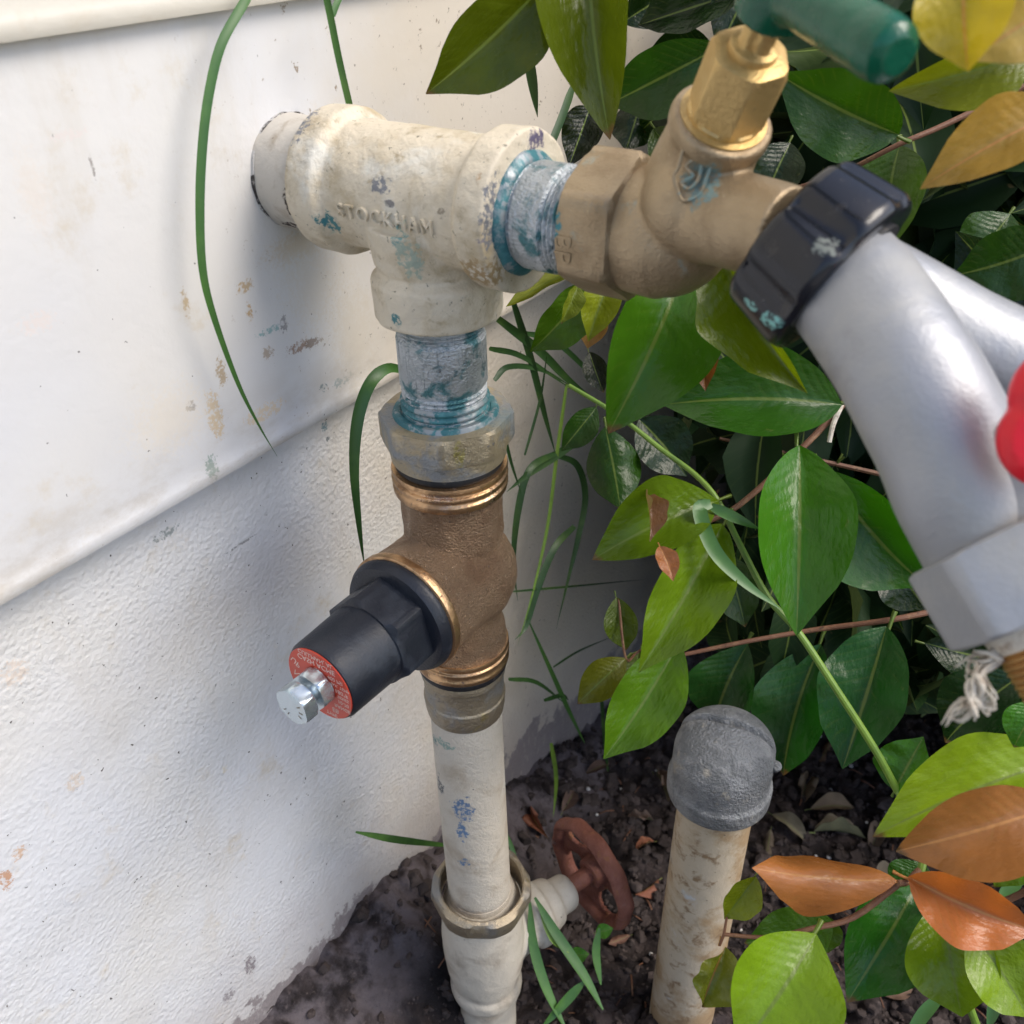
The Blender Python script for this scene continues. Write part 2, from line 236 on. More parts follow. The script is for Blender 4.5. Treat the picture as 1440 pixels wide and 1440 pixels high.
def leaf_mat(name, trans=.3, rough=.3, veins=.5, coat=0., spec=.5, mott=.35, midc=(.17, .23, .05)):
    k = NT(name); oi = k.n('ShaderNodeObjectInfo'); uv = k.tc.outputs['UV']
    sep = k.n('ShaderNodeSeparateXYZ'); k.L(uv, sep.inputs[0]); u, v = sep.outputs[0], sep.outputs[1]
    av = k.math('ABSOLUTE', k.math('SUBTRACT', v, .5))
    nz = k.math('MULTIPLY', k.noise(30, 3, vec=None), 1.)
    hue = k.n('ShaderNodeHueSaturation'); k.L(oi.outputs['Color'], hue.inputs['Color'])
    k.put(hue.inputs['Value'], k.mixf(k.noise(1.1 if False else 2.4, 4), .65, 1.4)); hue.inputs['Saturation'].default_value = 1.0
    c = hue.outputs[0]
    vein = k.math('SINE', k.math('MULTIPLY', k.math('SUBTRACT', u, k.math('MULTIPLY', av, .42)), 76.))
    vein = k.math('MULTIPLY', vein, k.ramp(k.noise(3.5, 3), .35, .65, .15, 1.))
    c = k.mix(k.math('MULTIPLY', k.ramp(vein, .6, 1.), .07), c, (.22, .26, .06))
    c = k.mix(k.math('MULTIPLY', k.ramp(k.noise(9, 5, .7), .62, .78), mott), c, (.16, .17, .05))
    c = k.mix(k.math('MULTIPLY', k.ramp(k.noise(60, 3), .72, .75), .7), c, (.12, .09, .04))
    tipm = k.math('MULTIPLY', k.ramp(k.math('ADD', u, k.math('MULTIPLY', k.noise(8, 4), .12)), 1.0, 1.05), k.ramp(oi.outputs['Random'], .45, .55))
    c = k.mix(tipm, c, (.13, .075, .03))
    mid = k.ramp(av, .028, .008)
    c = k.mix(k.math('MULTIPLY', mid, .75), c, midc)
    geo = k.n('ShaderNodeNewGeometry')
    c = k.mix(k.math('MULTIPLY', geo.outputs['Backfacing'], .35), c, (.16, .20, .08))
    h = k.math('ADD', k.math('MULTIPLY', vein, -.055), k.math('MULTIPLY', k.noise(9, 4), 1.0))
    n = k.bump(h, veins, .0008); n = k.bump(mid, -.5, .0006, n)
    k.fin(c, k.mixf(geo.outputs['Backfacing'], k.mixf(k.noise(6, 4), rough-.08, rough+.14), .6), 0., n, coat, spec)
    tr = k.n('ShaderNodeBsdfTranslucent'); bc = k.n('ShaderNodeHueSaturation'); k.put(bc.inputs['Color'], c); bc.inputs['Value'].default_value = 1.5; bc.inputs['Saturation'].default_value = 1.15
    k.L(bc.outputs[0], tr.inputs[0]); ms = k.n('ShaderNodeMixShader'); ms.inputs[0].default_value = trans
    k.L(k.b.outputs[0], ms.inputs[1]); k.L(tr.outputs[0], ms.inputs[2]); k.L(ms.outputs[0], k.o.inputs[0])
    return k.m
MT['leaf'] = leaf_mat('glossy_leaf', .30, .22, .75, 0, .38)
MT['leaf_back'] = leaf_mat('shaded_leaf', .18, .5, .3, spec=.18, mott=.04)
MT['leaf_red'] = leaf_mat('young_leaf', .35, .24, .5, midc=(.62, .30, .10), mott=.2)
MT['dry_leaf'] = leaf_mat('dry_leaf', .1, .6, .8)
MT['grass'] = layered('grass_blade_green', (.045, .125, .024), .42, 0, layers=[((.16, .15, .04), 22, .62, .76, .6, 0), ((.07, .17, .03), 60, .45, .7, .4, 0)], bumps=[])
MT['grass_dark'] = layered('grass_dark_green', (.022, .062, .014), .45, 0, layers=[((.05, .10, .02), 60, .45, .7, .45, 0)])
MT['stem_green'] = layered('fresh_green_stem', (.16, .27, .035), .45, 0, layers=[((.11, .20, .03), 90, .45, .7, .45, 0)])
MT['twig'] = layered('red_brown_twig', (.17, .075, .04), .6, 0, layers=[((.26, .14, .07), 150, .5, .7, .6, 0), ((.07, .035, .02), 300, .6, .7, .7, 0)], bumps=[(800, .5, .0004)])

# ------------------------------------------------------------------ mesh helpers
def norm(v): v = np.array(v, float); return v/np.linalg.norm(v)
def frame(ax, up=(0, 0, 1)):
    a = norm(ax); u = np.array(up, float)
    if abs(a@norm(u)) > .95: u = np.array([1., 0, 0])
    u = norm(u-a*(u@a)); return a, u, np.cross(a, u)
class MB:
    def __init__(s): s.v = []; s.f = []; s.mi = []; s.uv = None
    def add(s, V, F, mi=0):
        b = len(s.v); s.v += [tuple(p) for p in V]; s.f += [tuple(i+b for i in q) for q in F]; s.mi += [mi]*len(F); return s
def rounded(prof, r=.0004, k=3):
    """round the corners of an (s, r) profile with small arcs"""
    out = [prof[0]]
    for i in range(1, len(prof)-1):
        a, b, c = (np.array(prof[j][:2], float) for j in (i-1, i, i+1)); ex = prof[i][2:]
        la, lc = np.linalg.norm(a-b), np.linalg.norm(c-b)
        if la < 1e-7 or lc < 1e-7: out.append(prof[i]); continue
        q = min(r, la*.45, lc*.45); p0 = b+(a-b)/la*q; p1 = b+(c-b)/lc*q
        for t in np.linspace(0, 1, k): out.append(tuple((1-t)**2*p0+2*t*(1-t)*b+t*t*p1)+ex)
    out.append(prof[-1]); return out
def lathe(o, ax, prof, n=72, sides=0, rot=0., up=(0, 0, 1), rfun=None, cap=True):
    """prof: (s, r[, apothem]); with an apothem the section is a polygon of `sides` limited to radius r"""
    a, u, w_ = frame(ax, up); o = np.array(o, float); V = []; F = []
    th = np.arange(n)*2*math.pi/n+(rot+math.pi/sides if sides else 0)
    for p in prof:
        s_, r_ = p[0], p[1]; rr = np.full(n, r_)
        if len(p) > 2 and p[2]:
            sec = 2*math.pi/sides; ph = (th-rot) % sec - sec/2; rr = np.minimum(r_, p[2]/np.cos(ph))
        if rfun is not None: rr = rr*rfun(th, s_)
        V += list(o+a*s_+np.outer(rr*np.cos(th), u)+np.outer(rr*np.sin(th), w_))
    m = len(prof)
    for i in range(m-1):
        for j in range(n): F.append((i*n+j, i*n+(j+1) % n, (i+1)*n+(j+1) % n, (i+1)*n+j))
    if cap:
        for i, flip in ((0, True), (m-1, False)):
            ci = len(V); V.append(o+a*prof[i][0])
            for j in range(n):
                q = (i*n+j, i*n+(j+1) % n, ci); F.append(q[::-1] if flip else q)
    return V, F
def sweep(pts, rad, n=16, cap=True, sub=0, flat=None):
    """tube along pts with radius rad per point; sub = Catmull-Rom subdivisions; flat squashes one axis"""
    pts = np.array(pts, float); rad = np.array(rad if hasattr(rad, '__len__') else [rad]*len(pts), float)
    if sub:
        pts, rad = crom(pts, rad, sub)
    t = np.gradient(pts, axis=0); t /= np.linalg.norm(t, axis=1)[:, None]
    _, u, w_ = frame(t[0]); V = []; F = []; th = np.arange(n)*2*math.pi/n
    for i in range(len(pts)):
        u = norm(u-t[i]*(u@t[i])); w_ = np.cross(t[i], u)
        V += list(pts[i]+rad[i]*(np.outer(np.cos(th), u)+np.outer(np.sin(th)*(flat or 1), w_)))
    for i in range(len(pts)-1):
        for j in range(n): F.append((i*n+j, i*n+(j+1) % n, (i+1)*n+(j+1) % n, (i+1)*n+j))
    if cap:
        F.append(tuple(range(n))[::-1]); F.append(tuple((len(pts)-1)*n+j for j in range(n)))
    return V, F
def crom(pts, rad, sub):
    P_ = np.vstack([2*pts[0]-pts[1], pts, 2*pts[-1]-pts[-2]]); R_ = np.concatenate([[rad[0]], rad, [rad[-1]]]); op = []; orr = []
    for i in range(1, len(P_)-2):
        for k in range(sub):
            t = k/sub; c = [(-t**3+2*t*t-t)/2, (3*t**3-5*t*t+2)/2, (-3*t**3+4*t*t+t)/2, (t**3-t*t)/2]
            op.append(sum(c[j]*P_[i-1+j] for j in range(4))); orr.append(R_[i]*(1-t)+R_[i+1]*t)
    op.append(pts[-1]); orr.append(rad[-1]); return np.array(op), np.array(orr)
def ball(c, r, sc=(1, 1, 1), n=32, m=20):
    V = []; F = []; c = np.array(c)
    for i in range(1, m):
        p = math.pi*i/m
        for j in range(n):
            q = 2*math.pi*j/n; V.append(c+r*np.array([math.sin(p)*math.cos(q)*sc[0], math.sin(p)*math.sin(q)*sc[1], math.cos(p)*sc[2]]))
    for i in range(m-2):
        for j in range(n): F.append((i*n+j, (i+1)*n+j, (i+1)*n+(j+1) % n, i*n+(j+1) % n))
    a = len(V); V.append(c+np.array([0, 0, r*sc[2]])); b = len(V); V.append(c-np.array([0, 0, r*sc[2]]))
    for j in range(n): F.append((j, (j+1) % n, a)); F.append(((m-2)*n+(j+1) % n, (m-2)*n+j, b))
    return V, F
def mesh(name, V, F, sharp=35, mats=None, mi=None):
    me = bpy.data.meshes.new(name); me.from_pydata([tuple(map(float, p)) for p in V], [], F); me.update()
    for mm in (mats or []): me.materials.append(mm)
    if mi: me.polygons.foreach_set('material_index', mi)
    me.polygons.foreach_set('use_smooth', [True]*len(me.polygons))
    if sharp: me.set_sharp_from_angle(angle=math.radians(sharp))
    return me
def fuse(name, pieces, voxel=.0007, it=6, lump=0., lscale=60):
    """cast body: overlapping closed pieces remeshed into one skin with filleted joints"""
    b = MB()
    for V, F in pieces: b.add(V, F)
    me = mesh(name, b.v, b.f, 0); o = bpy.data.objects.new('tmp', me); COL.objects.link(o)
    md = o.modifiers.new('r', 'REMESH'); md.mode = 'VOXEL'; md.voxel_size = voxel; md.use_smooth_shade = True
    ms = o.modifiers.new('s', 'SMOOTH'); ms.factor = .5; ms.iterations = it
    dg = bpy.context.evaluated_depsgraph_get(); out = bpy.data.meshes.new_from_object(o.evaluated_get(dg))
    bpy.data.objects.remove(o); bpy.data.meshes.remove(me); out.name = name
    if lump:
        n = len(out.vertices); co = np.empty(n*3); no = np.empty(n*3)
        out.vertices.foreach_get('co', co); out.vertices.foreach_get('normal', no); co = co.reshape(-1, 3); no = no.reshape(-1, 3)
        d = np.array([noise.noise(Vector(p)*lscale)+.5*noise.noise(Vector(p)*lscale*2.7) for p in co])*lump
        out.vertices.foreach_set('co', (co+no*d[:, None]).ravel()); out.update()
    out.polygons.foreach_set('use_smooth', [True]*len(out.polygons))
    return out
def thing(name, label, cat, loc, group=None, kind=None):
    o = bpy.data.objects.new(name, None); COL.objects.link(o); o.location = tuple(loc); o.empty_display_size = .01
    o['label'] = label; o['category'] = cat
    if group: o['group'] = group
    if kind: o['kind'] = kind
    bpy.context.view_layer.update(); return o
def wloc(o):
    v = Vector((0, 0, 0))
    while o: v = v+o.location; o = o.parent
    return v
def part(name, me, mat, parent, label=None):
    """mesh in world coordinates; the part keeps the world origin as its texture origin"""
    if isinstance(me, tuple): me = mesh(name, *me)
    if mat is not None:
        me.materials.clear(); me.materials.append(MT[mat] if isinstance(mat, str) else mat)
    o = bpy.data.objects.new(name, me); COL.objects.link(o)
    if parent is not None: o.parent = parent; o.location = -wloc(parent)
    if label: o['label'] = label
    return o
def solo(name, me, mat, label, cat, group=None, kind=None, origin=None):
    if isinstance(me, tuple): me = mesh(name, *me)
    if mat is not None: me.materials.clear(); me.materials.append(MT[mat])
    if origin is not None: me.transform(Matrix.Translation(-Vector(origin)))
    o = bpy.data.objects.new(name, me); COL.objects.link(o)
    if origin is not None: o.location = tuple(origin)
    if label: o['label'] = label; o['category'] = cat
    if group: o['group'] = group
    if kind: o['kind'] = kind
    return o
def threads(s0, s1, r, pitch=.0014, depth=.0006):
    out = []; n = max(1, int(round((s1-s0)/pitch)))
    for i in range(n):
        a = s0+(s1-s0)*i/n; p = (s1-s0)/n
        out += [(a+.02*p, r-depth), (a+.30*p, r-depth*.2), (a+.42*p, r), (a+.58*p, r), (a+.7*p, r-depth*.2)]
    out.append((s1, r-depth)); return out
def text_mesh(s, size, extr=0.0003, spacing=1.):
    cu = bpy.data.curves.new('t', 'FONT'); cu.body = s; cu.size = size; cu.extrude = extr; cu.align_x = 'CENTER'; cu.align_y = 'CENTER'; cu.space_character = spacing
    cu.resolution_u = 3; cu.offset = 0
    o = bpy.data.objects.new('t', cu); COL.objects.link(o); dg = bpy.context.evaluated_depsgraph_get()
    me = bpy.data.meshes.new_from_object(o.evaluated_get(dg)); V = np.array([v.co[:] for v in me.vertices]); F = [tuple(p.vertices) for p in me.polygons]
    bpy.data.objects.remove(o); bpy.data.meshes.remove(me); return V, F

# ------------------------------------------------------------------ the wall
def box(x0, x1, y0, y1, z0, z1):
    V = [(x, y, z) for x in (x0, x1) for y in (y0, y1) for z in (z0, z1)]
    return V, [(0, 1, 3, 2), (4, 6, 7, 5), (0, 4, 5, 1), (2, 3, 7, 6), (0, 2, 6, 4), (1, 5, 7, 3)]
house = thing('house_wall', 'white painted house wall of lapped boards over a stippled foundation, behind the pipes', 'wall', (0, 0, -.5))
def extrude_y(sec, y0, y1, n=1):
    V = []; F = []; m = len(sec)
    ys = np.linspace(y0, y1, n+1)
    for y in ys: V += [(x, y, z) for x, z in sec]
    for k in range(n):
        for i in range(m): F.append((k*m+i, k*m+(i+1) % m, (k+1)*m+(i+1) % m, (k+1)*m+i))
    F.append(tuple(range(m))[::-1]); F.append(tuple(n*m+i for i in range(m))); return V, F
zb = -.0812
def board_sec(z0, z1, x0=0., tilt=.006):
    # lower lip rounded, back face behind, upper end tucked under the next board
    return [(x0-.006, z0-.0005), (x0-.0035, z0-.0022), (x0-.0002, z0-.0018), (x0+.0003, z0-.0006), (x0+.0005, z0+.0012), (x0+.0003, z0+.0026), (x0-.0001, z0+.0036), (x0, z0+.0075), (x0-tilt*.2, z1), (x0-tilt*.2, z1+.02), (-.03, z1+.02), (-.03, z0+.004), (x0-.010, z0+.003)]
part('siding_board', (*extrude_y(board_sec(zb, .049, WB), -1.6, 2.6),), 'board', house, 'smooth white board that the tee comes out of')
for i in range(9):
    z0 = .0464+i*.13
    part('siding_board', (*extrude_y(board_sec(z0, z0+.1295, WB+.0030-.0002*i, .004), -1.6, 2.6),), 'board_cream', house, 'cream board lapped over the white one' if i == 0 else None)
# foundation sheet, gently uneven
ny, nz = 260, 110; V = []; F = []
ys = np.linspace(-.9, 1.6, ny); zs = np.linspace(-.62, -.078, nz)
for y in ys:
    for z in zs:
        p = Vector((3.1, y*9, z*9)); V.append((WX+.0016*noise.noise(p)+.0010*noise.noise(p*3.1)+max(0, y-.1)**2*.0, y, z))
for i in range(ny-1):
    for j in range(nz-1): F.append((i*nz+j, (i+1)*nz+j, (i+1)*nz+j+1, i*nz+j+1))
fd = MB().add(V, F); V2, F2 = box(-.2, -.03, -1.6, 2.6, -.62, -.078); fd.add(V2, F2)
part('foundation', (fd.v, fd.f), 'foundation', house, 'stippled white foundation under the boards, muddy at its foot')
# ------------------------------------------------------------------ ground
def gz(x, y):
    """soil height: banked against the wall near the camera, lower under the bush"""
    base = -.418 - .05*min(max((y-.02)/.35, 0), 1)
    bank = .046*math.exp(-((x+.0035)/.038)**2)*(1/(1+math.exp(min(60, max(-60, (y-.12)/.05))))) + .012*math.exp(-((x+.0035)/.03)**2)
    hump = .014*math.exp(-(((x-.02)/.03)**2+((y+.01)/.03)**2))
    p = Vector((x, y, 0))
    z = base+bank+hump
    z += .010*noise.noise(p*16)+.0055*noise.noise(p*45+Vector((3, 1, 2)))+.0035*noise.noise(p*110)+.0016*noise.noise(p*260)
    v = noise.voronoi(p*42)[0]; z += .0045*(min(v[1]-v[0], .35)/.35-.5)
    return z
def axis(lo, a, b, hi, n):
    mid = list(np.linspace(a, b, n)); out = []; s = (b-a)/n; x = b
    while x < hi: s *= 1.35; x += s; out.append(min(x, hi))
    low = []; s = (b-a)/n; x = a
    while x > lo: s *= 1.35; x -= s; low.append(max(x, lo))
    return low[::-1]+mid+out
xs = axis(-.16, -.02, .42, 60, 260); ys = axis(-60, -.14, .75, 60, 420)
V = [(x, y, gz(x, y)) for x in xs for y in ys]; n = len(ys)
F = [(i*n+j, (i+1)*n+j, (i+1)*n+j+1, i*n+j+1) for i in range(len(xs)-1) for j in range(n-1)]
g = solo('ground', (V, F, 0), 'soil', None, None, kind='structure'); g['label'] = 'dark damp soil at the foot of the wall'
V, F = extrude_y([(.62, -.60), (.62, -.352), (.625, -.345), (2.4, -.345), (2.4, -.60)], -4, -.22)  # added slab out of view, bounces warm light into the shaded side
o = solo('bounce_slab', (V, F, 30), None, None, None, kind='structure'); o.data.materials.append(layered('pale_bounce', (.40, .37, .32), .85, 0, layers=[((.28, .26, .23), 12, .45, .7, .85, 0)], bumps=[(200, .5, .002)])); o['label'] = 'added pale slab out of view, bouncing warm light'
# soil crumbs
b = MB()
for i in range(9000):
    if i < 8800: x = random.uniform(-.01, .34)+(.02 if i % 3 else 0); y = random.uniform(-.12, .42)
    else: x = -.01+abs(random.gauss(0, .03)); y = random.uniform(-.12, .2)
    if x < .05 and y < .13 and random.random() < .75: continue
    r = random.choice([.0008, .0012, .0016, .0022, .003, .0045 if random.random() < .5 else .002])*random.uniform(.7, 1.3)
    Vb, Fb = ball((0, 0, 0), r, (random.uniform(.7, 1.3), random.uniform(.7, 1.3), random.uniform(.5, .9)), 6, 4)
    c = np.array([x, y, gz(x, y)+r*.25]); Vb = [c+np.array(p)*random.uniform(.62, 1.3) for p in Vb]
    b.add(Vb, Fb)
solo('soil_crumbs', (b.v, b.f, 25), 'clod', 'loose soil crumbs scattered over the ground', 'soil', kind='stuff')
b = MB()
for i in range(260):
    x = random.uniform(.02, .36); y = random.uniform(-.08, .42); a = random.uniform(0, 6.28); L = random.uniform(.004, .016); p0 = np.array([x, y, gz(x, y)+.0012]); d_ = np.array([math.cos(a), math.sin(a), random.uniform(-.05, .2)])*L
    b.add(*sweep([p0, p0+d_*.5+np.array([0, 0, random.uniform(0, .002)]), p0+d_], [random.uniform(.0002, .0006)]*3, 5))
solo('twig_litter', (b.v, b.f, 0), 'twig', 'fine broken twigs and roots lying over the soil', 'twigs', kind='stuff')
for i in range(34):
    x = random.uniform(.02, .22); y = random.uniform(.03, .33); r = random.uniform(.0009, .0017)
    Vb, Fb = ball((0, 0, 0), r, (1, random.uniform(.7, 1.2), .7), 8, 5)
    o = solo('grit', (Vb, Fb, 0), 'perlite', 'tiny white grain of grit on the dark soil', 'grit', group='white grit on the soil'); o.location = (x, y, gz(x, y)+r*.5)

# ------------------------------------------------------------------ pipe tee
tee = thing('pipe_tee', 'cream painted iron tee with raised lettering, coming out of the white board', 'pipe tee', (.061, 0, -.04))
X1 = (1, 0, 0)
pcs = [lathe((0, 0, 0), X1, [(.028, .0174), (.089, .0174)], 64),
       lathe((0, 0, 0), X1, rounded([(.0248, .0150), (.0248, .0200), (.0345, .0204), (.0362, .0180)], .0008), 64),
       lathe((0, 0, 0), X1, rounded([(.0820, .0180), (.0838, .0205), (.0925, .0207), (.0925, .0150)], .0008), 64),
       lathe((.0605, 0, 0), (0, 0, -1), [(0, .0168), (.030, .0160)], 48),
       lathe((.061, 0, 0), (0, 0, -1), rounded([(.0195, .0160), (.0215, .0189), (.0335, .0187), (.0335, .015)], .0008), 64),
       lathe((.0605, 0, -.010), (0, 0, -1), [(-.004, .0190), (.008, .0168)], 40)]
part('body', fuse('tee_body', pcs, .00055, 4, .00028, 150), 'tee_paint', tee)
part('wall_nipple', (*lathe((0, 0, 0), X1, rounded([(-.01, .0158), (.009, .0161), (.0200, .0160), (.0260, .0155), (.0260, .012)], .0006), 64, rfun=lambda th, s: 1+.02*np.sin(3*th)+.012*np.sin(7*th+s*900)),), 'wall_nipple', tee, 'cracked white paint on the stub between tee and board')
part('caulk_gap', (*lathe((0, 0, 0), X1, [(.004, .0163), (WB+.0002, .0163), (WB+.0003, .015)], 96, rfun=lambda th, s: 1+.010*np.sin(3*th+1)+.010*np.sin(13*th)),), 'crack', house, 'dark gap round the pipe stub')
# raised letters following the barrel
V, F = text_mesh('STOCKHAM', .0056, .00055, 1.25)
V[:, 0] *= .0325/(V[:, 0].max()-V[:, 0].min()); RB = .0178
ang0 = math.radians(7)                           # below the side of the barrel, towards the camera
def wrap(p):
    a = ang0 - p[1]/RB; r = RB+p[2]*1.0+.0001
    return (.0590+p[0], -r*math.cos(a), -r*math.sin(a))
part('lettering', ([wrap(p) for p in V], F, 30), 'tee_paint', tee)
def galv(s0, s1, r=.01345):
    L = s1-s0
    return rounded([(s0, r-.001)], 0)[:1] + threads(s0, s0+L*.24, r-.0003, .0013, .0007) + [(s0+L*.27, r), (s0+L*.62, r)] + threads(s0+L*.66, s1, r-.0003, .0014, .0008)
hn = part('side_nipple', (*lathe((0, 0, 0), X1, galv(.0895, .1125), 80),), 'galv', tee, 'short galvanised nipple between tee and tap')
part('thread_sealant', (*lathe((0, 0, 0), X1, rounded([(.0918, .0158), (.0930, .0155), (.0938, .0147), (.0946, .0136), (.0946, .012)], .0005), 64, rfun=lambda th, s: 1+.012*np.sin(5*th)+.01*np.sin(11*th)),), 'verdigris', hn)
vn = part('lower_nipple', (*lathe((.061, 0, 0), (0, 0, -1), galv(.029, .0705), 80),), 'galv', tee, 'galvanised nipple with blue green corroded threads under the tee')
part('thread_sealant', (*lathe((.061, 0, 0), (0, 0, -1), threads(.0595, .0705, .01385, .0020, .0008), 80),), 'verdigris', vn)
# ------------------------------------------------------------------ pressure regulator
DN = (0, 0, -1); RX = (.061, 0, 0)
reg = thing('pressure_regulator', 'bronze water pressure regulator with black hexagonal bell pointing left', 'regulator', (.061, 0, -.17))
nut = [(.0655, .0150), (.0655, .0202, .0198), (.0663, .0216, .0198), (.0740, .0218, .0198), (.0752, .0205, .0196), (.0758, .0190), (.0806, .0184), (.0812, .0165)]
part('union_nut', (*lathe(RX, DN, nut, 120, sides=8, rot=.2),), 'nut_brass', reg, 'tarnished union nut with a smear of blue green')
part('nut_lip', (*lathe(RX, DN, rounded([(.0662, .0135), (.0642, .0139), (.0640, .0160), (.0660, .0168)], .0004), 80),), 'verdigris', reg)
part('rubber_ring', (*lathe(RX, DN, rounded([(.0800, .016), (.0812, .0174), (.0832, .0176), (.0845, .016)], .0006), 64),), 'rubber', reg)
part('threaded_collar', (*lathe(RX, DN, [(.0835, .0165)]+rounded([(.0838, .0186), (.0852, .0189), (.0856, .0180), (.0868, .0180), (.0872, .0189), (.0884, .0189), (.0888, .0180), (.0898, .0181), (.0903, .0188), (.0925, .0186), (.0935, .0165)], .0003), 96),), 'bright_brass', reg)
pcs = [lathe(RX, DN, [(.0915, .0168, .0162), (.112, .0168, .0162)], 64, sides=8, rot=.15), lathe(RX, DN, [(.105, .0160), (.158, .0150)], 48),
       ball((.061, .001, -.129), .0205, (1, 1, 1.02)), lathe((.061, 0, -.1275), (0, -1, 0), [(-.002, .0200), (.020, .0205), (.0275, .0207)], 64),
       lathe(RX, DN, rounded([(.148, .0145), (.152, .0165), (.1605, .0168), (.1605, .014)], .0006), 48), ball((.0722, .004, -.128), .0088, (1, 1, 1.3))]
part('body', fuse('regulator_body', pcs, .0006, 6, .00025, 150), 'bronze', reg)
part('flange', (*lathe((.061, 0, -.1275), (0, -1, 0), rounded([(.0255, .0205), (.0258, .0214), (.0288, .0215), (.0292, .0200)], .0004), 96),), 'bright_brass', reg)
part('threaded_collar', (*lathe(RX, DN, [(.1585, .0150)]+rounded([(.1590, .0172), (.1602, .0175), (.1606, .0168), (.1618, .0168), (.1622, .0175), (.1634, .0175), (.1638, .0168), (.1650, .0170), (.1660, .0174), (.1675, .0173), (.1680, .0150)], .0003), 96),), 'bright_brass', reg)
part('rubber_ring', (*lathe(RX, DN, rounded([(.1670, .015), (.1680, .0166), (.1705, .0166), (.1718, .0145)], .0006), 64),), 'rubber', reg)
part('tail_piece', (*lathe(RX, DN, rounded([(.1705, .014), (.1710, .0157), (.1745, .0158), (.1750, .0151), (.1845, .0150), (.1852, .0156), (.1905, .0152), (.1940, .0146), (.1950, .0130)], .0004), 80),), 'old_brass', reg)
BL = norm((.000, -1, -.004)); BO = (.061, -.0285, -.1275)
UPB = (0, 0, 1)
bell = [(0, .017), (0, .0204), (.0012, .0208), (.0026, .0206), (.0046, .0194), (.0051, .0178), (.0052, .0171, .0150), (.0168, .0171, .0150), (.0182, .0150, .0150), (.0184, .0143), (.0300, .0139), (.0370, .0137), (.0384, .0131), (.0387, .0126), (.0387, .006)]
bp = part('bell', (*lathe(BO, BL, bell, 120, sides=6, rot=math.radians(12), up=UPB),), 'black_plastic', reg, 'dark plastic bell with hexagonal grip')
tagc = np.array(BO)+BL*.0388
part('label_disc', (*lathe(tagc, BL, [(-.0004, .0124), (0, .0128), (.0002, .0127)], 72),), 'label_red', bp, 'round red and white label')
# ring of white print, upside down as it sits
a_, u_, w_ = frame(BL, UPB); lm = MB()
rightv = -np.cross(u_, BL)                       # text runs so, seen from outside, upside down
def place_text(s, cx, cy, size, rotd, off=.00026):
    V, F = text_mesh(s, size, 0.00002); c, sn = math.cos(math.radians(rotd)), math.sin(math.radians(rotd))
    lm.add([tagc+rightv*(cx+p[0]*c-p[1]*sn)+u_*(cy+p[0]*sn+p[1]*c)+BL*(off+p[2]) for p in V], F)
for s_, x_, y_, z_, r_ in (('CULLMAN, AL', 0, .0097, .0021, 180), ('CASH ACME', 0, .0076, .0026, 180), ('400 PSI', .0067, .0050, .0019, 180), ('MAX. TEMP', .0078, .0030, .0015, 180),
                           ('180°F', .0084, .0010, .0021, 180), ('SERIES', .0088, -.0010, .0015, 180), ('RANGE', .0078, -.0052, .0018, 180), ('10-70', .0085, -.0030, .0018, 180), ('EB', .0048, -.0076, .0024, 180),
                           ('TYPE', .0030, -.0098, .0019, 180), ('UP', -.0085, .0040, .0030, 215), ('N', -.0088, -.0005, .0032, 200), ('SET', 0, .0056, .0013, 180), ('PSI', -.0072, -.0058, .0018, 180)):
    place_text(s_, -x_*1.07, y_*1.07, z_*1.07, r_)
part('print', (lm.v, lm.f, 0), 'label_ink', bp)
adj = part('adjusting_screw', (*lathe(tagc, BL, rounded([(-.001, .0032), (.0062, .0032)]+[(.0062, .0048), (.0070, .0050), (.0072, .0050)], .0002), 48),), 'zinc_bright', reg)
hexp = lambda s0, s1, R, a: [(s0, R*.93), (s0+.0005, R, a), (s1-.0006, R, a), (s1, R*.93, a), (s1+.0001, R*.5)]
part('lock_nut', (*lathe(tagc, BL, hexp(.0004, .0048, .0067, .0060), 96, sides=6, rot=.3, up=UPB),), 'zinc_bright', adj)
part('bolt_head', (*lathe(tagc, BL, hexp(.0072, .0118, .0066, .0058), 96, sides=6, rot=.1, up=UPB),), 'zinc_bright', adj)
hm = MB()
for a in (150, 185, 215, 300, 325):                # worn radial strokes on the bolt head
    e1 = rightv*math.cos(math.radians(a))+u_*math.sin(math.radians(a)); e2 = np.cross(e1, BL); q0 = tagc+BL*.01192
    V = [q0+e1*r_+e2*w_s+BL*h_ for h_ in (0, .00006) for r_, w_s in ((.0030, -.00018), (.0044, -.00018), (.0044, .00018), (.0030, .00018))]
    hm.add(V, [(0, 3, 2, 1), (4, 5, 6, 7), (0, 1, 5, 4), (1, 2, 6, 5), (2, 3, 7, 6), (3, 0, 4, 7)])
part('head_mark', (hm.v, hm.f, 0), 'old_brass', adj)
# ------------------------------------------------------------------ riser pipe
rp = thing('riser_pipe', 'upright cream painted pipe with flaked blue marks below the regulator', 'pipe', (.062, 0, -.32))
part('pipe', (*sweep([(.061, 0, -.1935), (.0613, 0, -.25), (.0622, 0, -.322)], [.0139, .0140, .0141], 64, sub=10),), 'pipe_cream', rp)
part('collar', (*lathe((.0622, 0, -.307), DN, [(0, .0142), (.004, .0152), (.008, .0172), (.014, .0178)], 64),), 'pipe_cream', rp)
